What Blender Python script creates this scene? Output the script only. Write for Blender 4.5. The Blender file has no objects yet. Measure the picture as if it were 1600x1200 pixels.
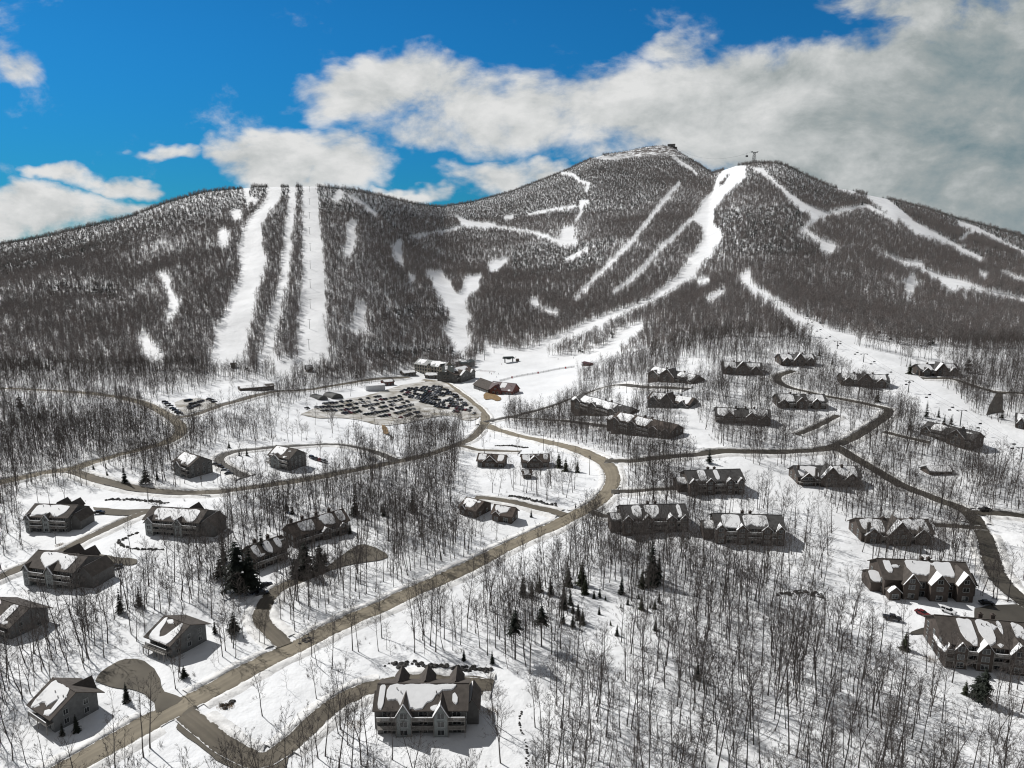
import bpy, math, random
import numpy as np
from mathutils import Vector, Matrix, geometry
rng = np.random.default_rng(11)
random.seed(11)
R = math.radians
scene = bpy.context.scene
col = scene.collection

# ------------------------------------------------------------------ camera model (used to read places off the photograph)
F, PITCH, CAMZ = 1109.0, R(11.0), 120.0
SP, CP = math.sin(PITCH), math.cos(PITCH)
def s_of(v):
    q = (np.asarray(v, float) - 600) / F
    return -(SP + q * CP) / (CP - q * SP)
def t_of(u, v):
    q = (np.asarray(v, float) - 600) / F
    return (np.asarray(u, float) - 800) / F / (CP - q * SP)
def project(x, y, z):
    zc = y * CP - (z - CAMZ) * SP
    yc = y * SP + (z - CAMZ) * CP
    return 800 + F * x / zc, 600 - F * yc / zc, zc
def sstep(a, b, x):
    k = np.clip((np.asarray(x, float) - a) / (b - a), 0, 1)
    return k * k * (3 - 2 * k)

# ------------------------------------------------------------------ value noise
_lat = rng.random((256, 256))
def vnoise(x, y):
    x = np.asarray(x, float); y = np.asarray(y, float)
    xi = np.floor(x).astype(int); yi = np.floor(y).astype(int)
    fx = x - xi; fy = y - yi
    fx = fx * fx * (3 - 2 * fx); fy = fy * fy * (3 - 2 * fy)
    a = _lat[xi & 255, yi & 255]; b = _lat[(xi + 1) & 255, yi & 255]
    c = _lat[xi & 255, (yi + 1) & 255]; d = _lat[(xi + 1) & 255, (yi + 1) & 255]
    return (a * (1 - fx) + b * fx) * (1 - fy) + (c * (1 - fx) + d * fx) * fy
def fbm(x, y, sc, oct=4):
    o = 0; a = .5; s = 1 / sc
    for k in range(oct):
        o = o + a * vnoise(x * s + 17.3 * k, y * s + 9.1 * k); a *= .5; s *= 2.03
    return o / (1 - .5 ** oct)

# ------------------------------------------------------------------ terrain
SKY = [(-420, 470, 1500), (-200, 425, 1500), (0, 378, 1500), (60, 368, 1510), (130, 352, 1530), (200, 336, 1540), (260, 313, 1530), (320, 296, 1510), (400, 288, 1480),
       (490, 287, 1470), (550, 293, 1490), (600, 304, 1620), (650, 316, 1900), (690, 321, 2200), (740, 313, 2400), (800, 297, 2600),
       (850, 278, 2700), (890, 262, 2780), (925, 245, 2840), (950, 238, 2870), (985, 233, 2900), (1010, 227, 2900), (1035, 224.5, 2900), (1050, 227, 2880), (1075, 243, 2740),
       (1112, 268, 2450), (1130, 263, 2300), (1150, 256, 2120), (1180, 251, 1950), (1215, 252, 1880), (1235, 258, 1840), (1260, 271, 1800), (1300, 289, 1790), (1330, 294, 1800), (1355, 301, 1800),
       (1400, 310, 1800), (1450, 323, 1780), (1500, 339, 1750), (1550, 352, 1720), (1600, 366, 1700), (1750, 400, 1650), (2000, 450, 1600)]
sk = np.array(SKY, float)
sk_t = t_of(sk[:, 0], sk[:, 1])
def foot(t):
    return np.interp(t, [-1.3, -.45, -.2, -.05, .1, .22, .35, .6, 1.3], [640, 650, 680, 750, 760, 700, 640, 600, 580])
def zfloor(t, Y):
    z = 24 * sstep(230, 560, Y) * sstep(.03, .30, t) + 16 * sstep(480, 680, Y) * sstep(.15, .4, t)
    z = z + 5 * sstep(280, 460, Y) * sstep(-.22, -.5, t)
    z = z - 13 * sstep(380, 540, Y) * np.exp(-((t + .09) / .22) ** 2)
    return z
NT, NY, T1, Y0, Y1 = 580, 640, 1.30, 40.0, 5200.0
tg = np.linspace(-T1, T1, NT)
yg = Y0 * (Y1 / Y0) ** np.linspace(0, 1, NY)
TT, YY = np.meshgrid(tg, yg, indexing='ij')
YB = foot(tg)[:, None]
YS = np.interp(tg, sk_t, sk[:, 2])[:, None]
SV = s_of(np.interp(tg, sk_t, sk[:, 1]))[:, None]
ZS = CAMZ + SV * YS
ZB = zfloor(tg[:, None], YB)
w = np.clip((YY - YB) / (YS - YB), 0, 1)
ZZ = np.where(YY < YB, zfloor(TT, np.minimum(YY, YB)), ZB + (ZS - ZB) * (.58 * w + .42 * w * w))
ZZ = np.where(YY > YS, ZS - .20 * (YY - YS) * sstep(0, 160, YY - YS), ZZ)
XX = TT * YY
mw = sstep(0, .25, w) * (1 - .6 * sstep(.8, 1, w))
ZZ = ZZ + mw * ((fbm(XX, YY * .5, 260, 4) - .5) * 46 + (fbm(XX + 900, YY, 70, 3) - .5) * 9)
def blur(a, n, ax):
    for _ in range(n):
        b = np.moveaxis(a, ax, 0).copy()
        b[1:-1] = (b[:-2] + 2 * b[1:-1] + b[2:]) / 4
        a = np.moveaxis(b, 0, ax)
    return a
ZZ = blur(blur(ZZ, 6, 1), 5, 0)
ang = ((ZZ - CAMZ) / YY)
win = (YY > YB * 1.2) & (YY < YS * 1.15)
mx = np.max(np.where(win, ang, -9), axis=1)[:, None]
ZZ = ZZ + (SV - 5.5 / YS - mx) * YY * sstep(0.15, .95, w)
# gentle unevenness of the valley floor
lo = 1 - sstep(560, 800, YY)
ZZ = ZZ + lo * ((fbm(XX, YY, 42, 3) - .5) * 3.0 + (fbm(XX + 55, YY, 11, 2) - .5) * .7 + (fbm(XX + 5, YY, 3.6, 2) - .5) * .22 * (1 - sstep(200, 330, YY)))
ZZ = np.maximum(ZZ, -42)
LR = math.log(Y1 / Y0)
def H(x, y):
    x = np.asarray(x, float); y = np.maximum(np.asarray(y, float), Y0)
    a = np.clip((x / y + T1) / (2 * T1) * (NT - 1), 0, NT - 1.001)
    b = np.clip(np.log(y / Y0) / LR * (NY - 1), 0, NY - 1.001)
    i = a.astype(int); j = b.astype(int)
    fa = a - i
    fb = (y - yg[j]) / (yg[j + 1] - yg[j])
    return (ZZ[i, j] * (1 - fa) + ZZ[i + 1, j] * fa) * (1 - fb) + (ZZ[i, j + 1] * (1 - fa) + ZZ[i + 1, j + 1] * fa) * fb
def cast(u, v):
    t = float(t_of(u, v)); s = float(s_of(v))
    zc = H(t * yg, yg)
    line = CAMZ + s * yg
    k = np.argmax((zc >= line) & (yg > 60))
    if k == 0:
        k = np.argmax(np.where(yg < 3200, zc - line, -1e9))
        y = yg[k]
    else:
        d0 = line[k - 1] - zc[k - 1]; d1 = zc[k] - line[k]
        y = yg[k - 1] + (yg[k] - yg[k - 1]) * d0 / (d0 + d1 + 1e-9)
    return np.array([t * y, y, float(H(t * y, y))])
def castp(ps):
    return np.array([cast(*p) for p in ps])

# ------------------------------------------------------------------ materials
def mat(name, c, rough=.8, var=0.0, vs=1.0, bump=0.0, bs=3.0, c2=None, spec=.3, coords='Object', metal=0.0):
    m = bpy.data.materials.new(name); m.use_nodes = True
    nt = m.node_tree; b = nt.nodes['Principled BSDF']
    b.inputs['Roughness'].default_value = rough
    b.inputs['Specular IOR Level'].default_value = spec
    b.inputs['Metallic'].default_value = metal
    b.inputs['Base Color'].default_value = (*c, 1)
    tc = nt.nodes.new('ShaderNodeTexCoord')
    if var > 0 or c2:
        n = nt.nodes.new('ShaderNodeTexNoise'); n.inputs['Scale'].default_value = vs; n.inputs['Detail'].default_value = 5
        nt.links.new(tc.outputs[coords], n.inputs['Vector'])
        r = nt.nodes.new('ShaderNodeValToRGB')
        r.color_ramp.elements[0].position = .32; r.color_ramp.elements[1].position = .68
        d = c2 if c2 else tuple(x * (1 - var) for x in c)
        r.color_ramp.elements[0].color = (*d, 1); r.color_ramp.elements[1].color = (*(min(1, x * (1 + var * .6)) for x in c), 1)
        nt.links.new(n.outputs['Fac'], r.inputs['Fac']); nt.links.new(r.outputs['Color'], b.inputs['Base Color'])
    if bump > 0:
        n2 = nt.nodes.new('ShaderNodeTexNoise'); n2.inputs['Scale'].default_value = bs; n2.inputs['Detail'].default_value = 4
        nt.links.new(tc.outputs[coords], n2.inputs['Vector'])
        bp = nt.nodes.new('ShaderNodeBump'); bp.inputs['Distance'].default_value = bump; bp.inputs['Strength'].default_value = .7
        nt.links.new(n2.outputs['Fac'], bp.inputs['Height']); nt.links.new(bp.outputs['Normal'], b.inputs['Normal'])
    return m
def siding(name, c, step=.22, var=.2):
    m = mat(name, c, .85, var, .9)
    nt = m.node_tree; b = nt.nodes['Principled BSDF']
    tc = [n for n in nt.nodes if n.type == 'TEX_COORD'][0]
    wv = nt.nodes.new('ShaderNodeTexWave'); wv.bands_direction = 'Z'; wv.wave_profile = 'SAW'; wv.inputs['Scale'].default_value = .314 / step
    nt.links.new(tc.outputs['Object'], wv.inputs['Vector'])
    bp = nt.nodes.new('ShaderNodeBump'); bp.inputs['Distance'].default_value = .03; bp.inputs['Strength'].default_value = .8
    nt.links.new(wv.outputs['Fac'], bp.inputs['Height']); nt.links.new(bp.outputs['Normal'], b.inputs['Normal'])
    return m
SNOW = mat('packed_snow', (.84, .845, .85), .65, .09, .035, .22, .35, spec=.2, coords='Object')
RSNOW = mat('roof_snow_white', (.90, .90, .90), .6, .04, .4, .08, .8, spec=.2)
BANK = mat('ploughed_snow', (.82, .81, .79), .75, .22, .35, .3, .9, spec=.2)
ASPH = mat('sanded_asphalt', (.235, .205, .155), .8, .22, .12, .01, 3)
ASPH2 = mat('old_asphalt', (.125, .110, .086), .82, .3, .1, .01, 3)
LOTM = mat('gravel_lot', (.23, .205, .16), .85, 0, .10, .02, 2, c2=(.70, .69, .67))
PATHM = mat('groomed_snow', (.84, .84, .84), .6, .05, .2, .12, 1.5)
DIRT = mat('bare_dirt', (.27, .18, .09), .9, .35, .5, .05, 2)
ROCK = mat('grey_rock', (.075, .072, .068), .9, .4, 2, .08, 3)
BARK = mat('grey_bark', (.088, .079, .073), .9, .4, 1.2)
BARK2 = mat('brown_bark', (.098, .085, .077), .9, .4, 1.2)
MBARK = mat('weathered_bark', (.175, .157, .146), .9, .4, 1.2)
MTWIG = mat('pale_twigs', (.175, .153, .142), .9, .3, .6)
TWIG = mat('twig_brown', (.135, .117, .107), .9, .3, .6)
NEEDLE = mat('dark_needles', (.016, .021, .014), .8, .4, .8)
NEEDLE2 = mat('green_needles', (.030, .036, .017), .8, .4, .8)
SHINGLE = mat('brown_shingles', (.095, .082, .072), .9, .25, .7, .03, 4)
SHINGLE2 = mat('grey_shingles', (.085, .082, .080), .9, .25, .7, .03, 4)
SHINGLE3 = mat('russet_shingles', (.098, .078, .066), .9, .25, .7, .03, 4)
GREENROOF = mat('green_metal_roof', (.062, .072, .068), .5, .2, .5)
REDROOF = mat('maroon_metal_roof', (.075, .028, .030), .5, .2, .5)
GREYSIDE = siding('grey_siding', (.130, .128, .124))
PALESIDE = siding('pale_siding', (.27, .29, .285))
BROWNSIDE = siding('brown_siding', (.095, .077, .066))
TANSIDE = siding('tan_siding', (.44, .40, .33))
HOUSESIDE = siding('cool_grey_siding', (.17, .175, .175))
MAROON = siding('maroon_siding', (.15, .06, .05))
STONE = mat('field_stone', (.13, .12, .11), .9, .4, 1.6, .05, 3)
TRIM = mat('pale_trim', (.36, .36, .35), .7, .1, 2)
DECK = mat('weathered_deck', (.27, .255, .235), .85, .25, 1.5)
GLASS = mat('dark_glass', (.012, .014, .016), .12, spec=.6)
GLASSB = mat('green_glass', (.05, .085, .08), .15, spec=.6)
FRAMEM = mat('window_frame', (.40, .42, .415), .6)
WHITE = mat('white_panel', (.62, .63, .64), .6, .08, .3)
STEEL = mat('galvanised_steel', (.10, .10, .10), .5, .2, 1, metal=.3)
WOODP = mat('pole_wood', (.07, .055, .045), .9, .3, 1)
TYRE = mat('tyre_rubber', (.012, .012, .012), .8)
RED = mat('red_pad', (.35, .03, .03), .7)
YEL = mat('tan_brush', (.26, .17, .08), .9, .4, 1)
def wheel_tracks(m):
    """paler wheel paths and a dirty edge along each carriageway"""
    nt = m.node_tree; b = nt.nodes['Principled BSDF']; src = b.inputs['Base Color'].links[0].from_socket
    at = nt.nodes.new('ShaderNodeAttribute'); at.attribute_name = 'across'
    geo = nt.nodes.new('ShaderNodeNewGeometry'); nz = nt.nodes.new('ShaderNodeTexNoise'); nz.inputs['Scale'].default_value = .35; nz.inputs['Detail'].default_value = 3
    nt.links.new(geo.outputs['Position'], nz.inputs['Vector'])
    ad = nt.nodes.new('ShaderNodeMath'); ad.operation = 'MULTIPLY_ADD'; ad.inputs[1].default_value = .10; nt.links.new(nz.outputs['Fac'], ad.inputs[0]); nt.links.new(at.outputs['Fac'], ad.inputs[2])
    r = nt.nodes.new('ShaderNodeValToRGB'); e = r.color_ramp.elements
    e[0].position = 0; e[0].color = (.62, .6, .57, 1); e[1].position = 1; e[1].color = (.7, .68, .65, 1)
    for p, c in ((.10, .82), (.20, 1.0), (.30, 1.12), (.38, .95), (.50, 1.08), (.55, .93), (.66, .97), (.76, 1.12), (.86, 1.0), (.95, .85)):
        k = e.new(p); k.color = (c, c * .99, c * .97, 1)
    nt.links.new(ad.outputs[0], r.inputs['Fac'])
    mx_ = nt.nodes.new('ShaderNodeMix'); mx_.data_type = 'RGBA'; mx_.blend_type = 'MULTIPLY'; mx_.inputs[0].default_value = 1
    nt.links.new(src, mx_.inputs[6]); nt.links.new(r.outputs['Color'], mx_.inputs[7])
    n9 = nt.nodes.new('ShaderNodeTexNoise'); n9.inputs['Scale'].default_value = .55; n9.inputs['Detail'].default_value = 5; nt.links.new(geo.outputs['Position'], n9.inputs['Vector'])
    d0 = nt.nodes.new('ShaderNodeMath'); d0.operation = 'SUBTRACT'; d0.inputs[1].default_value = .5; nt.links.new(at.outputs['Fac'], d0.inputs[0])
    d1 = nt.nodes.new('ShaderNodeMath'); d1.operation = 'ABSOLUTE'; nt.links.new(d0.outputs[0], d1.inputs[0])
    d2 = nt.nodes.new('ShaderNodeMath'); d2.operation = 'MULTIPLY_ADD'; d2.inputs[1].default_value = .34; nt.links.new(n9.outputs['Fac'], d2.inputs[0]); nt.links.new(d1.outputs[0], d2.inputs[2])
    d3 = nt.nodes.new('ShaderNodeMapRange'); d3.inputs['From Min'].default_value = .635; d3.inputs['From Max'].default_value = .66; nt.links.new(d2.outputs[0], d3.inputs['Value'])
    m3 = nt.nodes.new('ShaderNodeMix'); m3.data_type = 'RGBA'; m3.inputs[7].default_value = (.72, .71, .69, 1)
    nt.links.new(d3.outputs['Result'], m3.inputs[0]); nt.links.new(mx_.outputs[2], m3.inputs[6]); nt.links.new(m3.outputs[2], b.inputs['Base Color'])
def broad_bump(m, sc, dist):
    nt = m.node_tree; b = nt.nodes['Principled BSDF']; old = b.inputs['Normal'].links[0].from_node
    geo = nt.nodes.new('ShaderNodeNewGeometry'); n = nt.nodes.new('ShaderNodeTexNoise'); n.inputs['Scale'].default_value = sc; n.inputs['Detail'].default_value = 5; n.inputs['Roughness'].default_value = .6
    nt.links.new(geo.outputs['Position'], n.inputs['Vector'])
    bp = nt.nodes.new('ShaderNodeBump'); bp.inputs['Distance'].default_value = dist; bp.inputs['Strength'].default_value = .6
    nt.links.new(n.outputs['Fac'], bp.inputs['Height']); nt.links.new(bp.outputs['Normal'], old.inputs['Normal'])
def rockify(m, centre, rad):
    """bare rock showing through the snow around the summit cone"""
    nt = m.node_tree; b = nt.nodes['Principled BSDF']
    src = b.inputs['Base Color'].links[0].from_socket
    geo = nt.nodes.new('ShaderNodeNewGeometry')
    d = nt.nodes.new('ShaderNodeVectorMath'); d.operation = 'DISTANCE'; d.inputs[1].default_value = centre
    nt.links.new(geo.outputs['Position'], d.inputs[0])
    mr = nt.nodes.new('ShaderNodeMapRange'); mr.inputs['From Min'].default_value = rad; mr.inputs['From Max'].default_value = rad * .5
    nt.links.new(d.outputs['Value'], mr.inputs['Value'])
    n = nt.nodes.new('ShaderNodeTexNoise'); n.inputs['Scale'].default_value = .045; n.inputs['Detail'].default_value = 6; n.inputs['Roughness'].default_value = .65
    nt.links.new(geo.outputs['Position'], n.inputs['Vector'])
    r = nt.nodes.new('ShaderNodeValToRGB'); r.color_ramp.elements[0].position = .43; r.color_ramp.elements[1].position = .52
    nt.links.new(n.outputs['Fac'], r.inputs['Fac'])
    mu = nt.nodes.new('ShaderNodeMath'); mu.operation = 'MULTIPLY'
    nt.links.new(r.outputs['Color'], mu.inputs[0]); nt.links.new(mr.outputs['Result'], mu.inputs[1])
    mx_ = nt.nodes.new('ShaderNodeMix'); mx_.data_type = 'RGBA'
    nt.links.new(mu.outputs[0], mx_.inputs[0]); nt.links.new(src, mx_.inputs[6]); mx_.inputs[7].default_value = (.14, .125, .115, 1)
    nt.links.new(mx_.outputs[2], b.inputs['Base Color'])

ASPHT = mat('sanded_carriageway', (.235, .205, .155), .8, .2, .12, .01, 3); wheel_tracks(ASPHT)
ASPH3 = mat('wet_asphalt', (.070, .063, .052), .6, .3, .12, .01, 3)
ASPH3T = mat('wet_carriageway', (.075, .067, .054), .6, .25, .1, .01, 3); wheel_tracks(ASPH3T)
ASPH2T = mat('old_carriageway', (.135, .118, .092), .82, .25, .1, .01, 3); wheel_tracks(ASPH2T)
# ------------------------------------------------------------------ mesh helpers
class MB:
    def __init__(s): s.v = []; s.f = []; s.m = []
    def add(s, vs, fs, m=0):
        o = len(s.v); s.v.extend([tuple(map(float, p)) for p in vs])
        for f in fs: s.f.append([i + o for i in f]); s.m.append(m)
        return s
    def box(s, x0, x1, y0, y1, z0, z1, m=0):
        return s.add([(x0, y0, z0), (x1, y0, z0), (x1, y1, z0), (x0, y1, z0), (x0, y0, z1), (x1, y0, z1), (x1, y1, z1), (x0, y1, z1)],
              [(0, 3, 2, 1), (4, 5, 6, 7), (0, 1, 5, 4), (1, 2, 6, 5), (2, 3, 7, 6), (3, 0, 4, 7)], m)
    def prism(s, a, b, m=0):
        """solid between two rings a and b with the same number of points"""
        n = len(a)
        return s.add(list(a) + list(b), [tuple(range(n))[::-1], tuple(range(n, 2 * n))] + [(i, (i + 1) % n, n + (i + 1) % n, n + i) for i in range(n)], m)
    def tube(s, pts, rad, n=5, m=0, cap=True):
        pts = [Vector(p) for p in pts]; o = len(s.v)
        for i, p in enumerate(pts):
            d = (pts[min(i + 1, len(pts) - 1)] - pts[max(i - 1, 0)]).normalized()
            a = d.cross(Vector((0.31, .95, .05)) if abs(d.z) > .5 else Vector((0, 0, 1))).normalized(); b = d.cross(a)
            for k in range(n):
                c = math.tau * k / n
                s.v.append(tuple(p + (a * math.cos(c) + b * math.sin(c)) * rad[i]))
        for i in range(len(pts) - 1):
            for k in range(n):
                s.f.append([o + i * n + k, o + i * n + (k + 1) % n, o + (i + 1) * n + (k + 1) % n, o + (i + 1) * n + k]); s.m.append(m)
        if cap and n > 2:
            s.f.append([o + k for k in range(n)][::-1]); s.m.append(m)
            s.f.append([o + (len(pts) - 1) * n + k for k in range(n)]); s.m.append(m)
        return s
    def mesh(s, name, mats, smooth=False):
        me = bpy.data.meshes.new(name); me.from_pydata(s.v, [], s.f)
        for m in (mats if isinstance(mats, (list, tuple)) else [mats]): me.materials.append(m)
        if len(me.materials) > 1: me.polygons.foreach_set('material_index', s.m)
        if smooth: me.polygons.foreach_set('use_smooth', [True] * len(me.polygons))
        me.update(); return me
    def build(s, name, mats, parent=None, smooth=False):
        return link(name, s.mesh(name, mats, smooth), parent)
def link(name, me, parent=None, loc=(0, 0, 0)):
    o = bpy.data.objects.new(name, me); col.objects.link(o); o.location = loc
    if parent: o.parent = parent
    return o
def tag(o, label=None, cat=None, group=None, kind=None):
    if label: o['label'] = label
    if cat: o['category'] = cat
    if group: o['group'] = group
    if kind: o['kind'] = kind
    return o
def thing(name, label, cat, loc, rz=0, group=None):
    o = bpy.data.objects.new(name, None); col.objects.link(o)
    o.location = loc; o.rotation_euler = (0, 0, rz); o.empty_display_size = .5
    return tag(o, label, cat, group)
def dup(root, loc, rz=0, sc=(1, 1, 1), label=None, group=None, tilt=(0, 0)):
    r = root.copy(); col.objects.link(r); r.location = loc; r.rotation_euler = (tilt[0], tilt[1], rz); r.scale = sc
    if label: r['label'] = label
    if group: r['group'] = group
    for ch in list(root.children):
        c = ch.copy(); col.objects.link(c); c.parent = r
        for g in ch.children:
            d = g.copy(); col.objects.link(d); d.parent = c
    return r

# ------------------------------------------------------------------ ground mesh
def grid_object(name, X, Y, Z, m):
    a, b = X.shape
    co = np.stack([X, Y, Z], -1).reshape(-1, 3).astype(np.float32)
    idx = np.arange(a * b).reshape(a, b)
    q = np.stack([idx[:-1, :-1], idx[1:, :-1], idx[1:, 1:], idx[:-1, 1:]], -1).reshape(-1, 4).astype(np.int32)
    me = bpy.data.meshes.new(name)
    me.vertices.add(len(co)); me.vertices.foreach_set('co', co.ravel())
    me.loops.add(q.size); me.loops.foreach_set('vertex_index', q.ravel())
    me.polygons.add(len(q)); me.polygons.foreach_set('loop_start', np.arange(0, q.size, 4, dtype=np.int32)); me.polygons.foreach_set('loop_total', np.full(len(q), 4, np.int32))
    me.polygons.foreach_set('use_smooth', np.ones(len(q), bool))
    me.update(calc_edges=True); me.validate()
    me.materials.append(m)
    return link(name, me)
broad_bump(SNOW, .07, 2.2)
summit = cast(1035, 226)
rockify(SNOW, tuple(summit), 330)
tag(grid_object('snowy_ground', XX, YY, ZZ, SNOW), kind='structure')
ob = MB()
n = 64
ring = [(40000 * math.cos(math.tau * k / n), 40000 * math.sin(math.tau * k / n), -48) for k in range(n)]
ob.add(ring, [tuple(range(n))])
tag(ob.build('plain', SNOW), kind='structure')

# ------------------------------------------------------------------ places traced from the photograph
PISTES = [
 [(420,288),(437,288),(436,315),(416,335),(406,354),(408,382),(415,410),(408,438),(399,469),(392,501),(385,532),(378,564),(350,581),(331,567),(336,536),(346,508),(360,473),(374,438),(378,417),(373,396),(378,371),(388,347),(406,326),(418,312)],
 [(453,287),(461,287),(459,340),(455,375),(451,417),(446,452),(437,490),(430,522),(427,550),(434,564),(469,567),(455,580),(448,602),(444,600),(430,576),(402,568),(413,550),(416,522),(423,497),(434,466),(439,431),(443,396),(446,364),(451,333)],
 [(474,286),(492,286),(497,315),(499,357),(504,410),(507,473),(507,515),(513,550),(497,564),(490,578),(469,574),(469,532),(471,497),(474,445),(474,375)],
 [(380,292),(389,292),(387,305),(402,314),(388,316)], [(362,329),(376,326),(376,342),(366,344)], [(350,357),(357,368),(353,385),(343,385),(341,368)],
 [(247,427),(258,428),(266,440),(264,452),(283,477),(272,488),(263,500),(258,503),(267,480),(262,452)], [(220,522),(231,527),(241,546),(257,557),(252,562),(227,560)],
 [(530,296),(536,300),(526,314),(521,308)],
 [(552,343),(558,350),(549,354),(556,371),(552,385),(547,401),(537,398),(544,378),(541,354)],
 [(624,375),(629,377),(626,396),(630,415),(615,403),(615,385)],
 [(663,426),(689,424),(696,438),(703,441),(710,464),(724,452),(727,434),(752,429),(747,441),(748,452),(724,469),(727,487),(738,497),(726,504),(731,529),(734,540),(717,552),(710,536),(692,515),(703,508),(706,497),(696,476),(678,452),(680,441)],
 [(764,412),(790,403),(794,406),(776,424),(765,424)],
 [(710,335),(727,343),(741,347),(773,349),(776,354),(759,356),(724,352)],
 [(787,338),(801,336),(800,341),(788,342)],
 [(874,375),(881,357),(895,354),(895,371),(902,380),(881,384),(850,370)],
 [(1140,258),(1164,259),(1164,275),(1145,293),(1131,305),(1115,326),(1113,350),(1126,361),(1126,375),(1113,389),(1096,410),(1085,434),(1060,448),(1025,469),(990,483),(962,497),(916,518),(878,531),(853,550),(815,560),(815,553),(843,539),(867,529),(902,511),(937,497),(976,483),(1014,469),(1039,448),(1057,434),(1071,417),(1085,396),(1099,375),(1098,354),(1082,343),(1099,315),(1115,298),(1124,273)],
 [(853,559),(920,553),(951,538),(972,515),(1004,503),(1004,508),(990,525),(951,550),(899,567),(853,575)],
 [(759,534),(766,543),(783,545),(818,553),(853,548),(853,559),(905,555),(899,572),(900,590),(857,620),(794,606),(766,592),(745,578),(745,567),(760,550)],
 [(1178,263),(1190,263),(1201,273),(1222,294),(1250,315),(1278,328),(1294,335),(1278,343),(1257,356),(1264,364),(1285,377),(1308,384),(1299,396),(1288,398),(1281,382),(1259,364),(1246,361),(1267,347),(1267,336),(1236,314),(1215,291),(1194,273)],
 [(1353,303),(1386,311),(1414,333),(1428,347),(1456,361),(1481,375),(1509,391),(1530,400),(1537,410),(1505,396),(1491,385),(1453,371),(1428,364),(1411,347),(1390,331),(1362,315)],
 [(1365,384),(1383,398),(1414,408),(1442,410),(1439,419),(1470,431),(1502,438),(1544,455),(1600,468),(1650,480),(1650,486),(1600,472),(1547,459),(1495,448),(1491,455),(1481,455),(1467,438),(1435,419),(1411,413),(1376,396)],
 [(1421,429),(1430,433),(1427,462),(1414,462)], [(1528,424),(1540,428),(1544,434),(1530,432)],
 [(1155,434),(1172,420),(1172,428),(1166,436),(1180,448),(1208,466),(1236,487),(1271,504),(1299,517),(1323,522),(1330,537),(1360,552),(1400,572),(1425,587),(1455,592),(1495,617),(1515,642),(1550,657),(1600,677),(1680,710),(1680,745),(1600,707),(1570,692),(1535,677),(1510,667),(1480,650),(1460,640),(1440,625),(1425,610),(1390,592),(1360,570),(1325,555),(1300,542),(1296,528),(1262,512),(1230,494),(1200,470),(1170,452)],
 [(402,567),(440,567),(474,569),(452,577),(430,575)], [(1060,640),(1075,640),(1115,690),(1200,738),(1190,748),(1105,705)],
 [(1091,438),(1110,434),(1104,444),(1092,447)], [(1103,468),(1131,452),(1133,456),(1118,466),(1104,473)],
 [(558,474),(572,478),(570,500),(562,508),(556,498)], [(640,430),(650,432),(644,445)], [(832,466),(841,468),(839,480),(831,478)],
]
LINES = [([(549,305),(570,319),(589,335)],5), ([(640,371),(696,361),(724,352)],3), ([(773,354),(836,364),(874,378)],3), ([(825,335),(850,329),(899,322)],4), ([(906,314),(918,314),(908,320),(908,333),(900,345)],4),
 ([(885,406),(918,387)],5), ([(878,270),(895,272),(906,282),(920,286),(916,298)],5), ([(1062,285),(1039,312),(1011,347),(983,382),(955,410),(920,445),(899,469)],7), ([(1080,342),(1060,364),(1035,385),(1011,413),(990,434),(958,459)],6),
 ([(1294,335),(1316,328),(1355,321)],5), ([(1309,291),(1337,301)],4), ([(1498,347),(1526,357),(1540,364),(1579,385),(1620,402)],7), ([(1323,522),(1369,534),(1421,545),(1453,550),(1484,562)],8), ([(1526,357),(1500,372)],4),
 ([(925,243),(960,247),(1000,240),(1030,235)],6), ([(1050,240),(1062,253),(1078,262),(1088,272)],5), ([(1355,321),(1400,345)],5), ([(1565,425),(1600,438)],6), ([(845,484),(871,489)],5), ([(585,520),(545,512)],4)]
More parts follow.
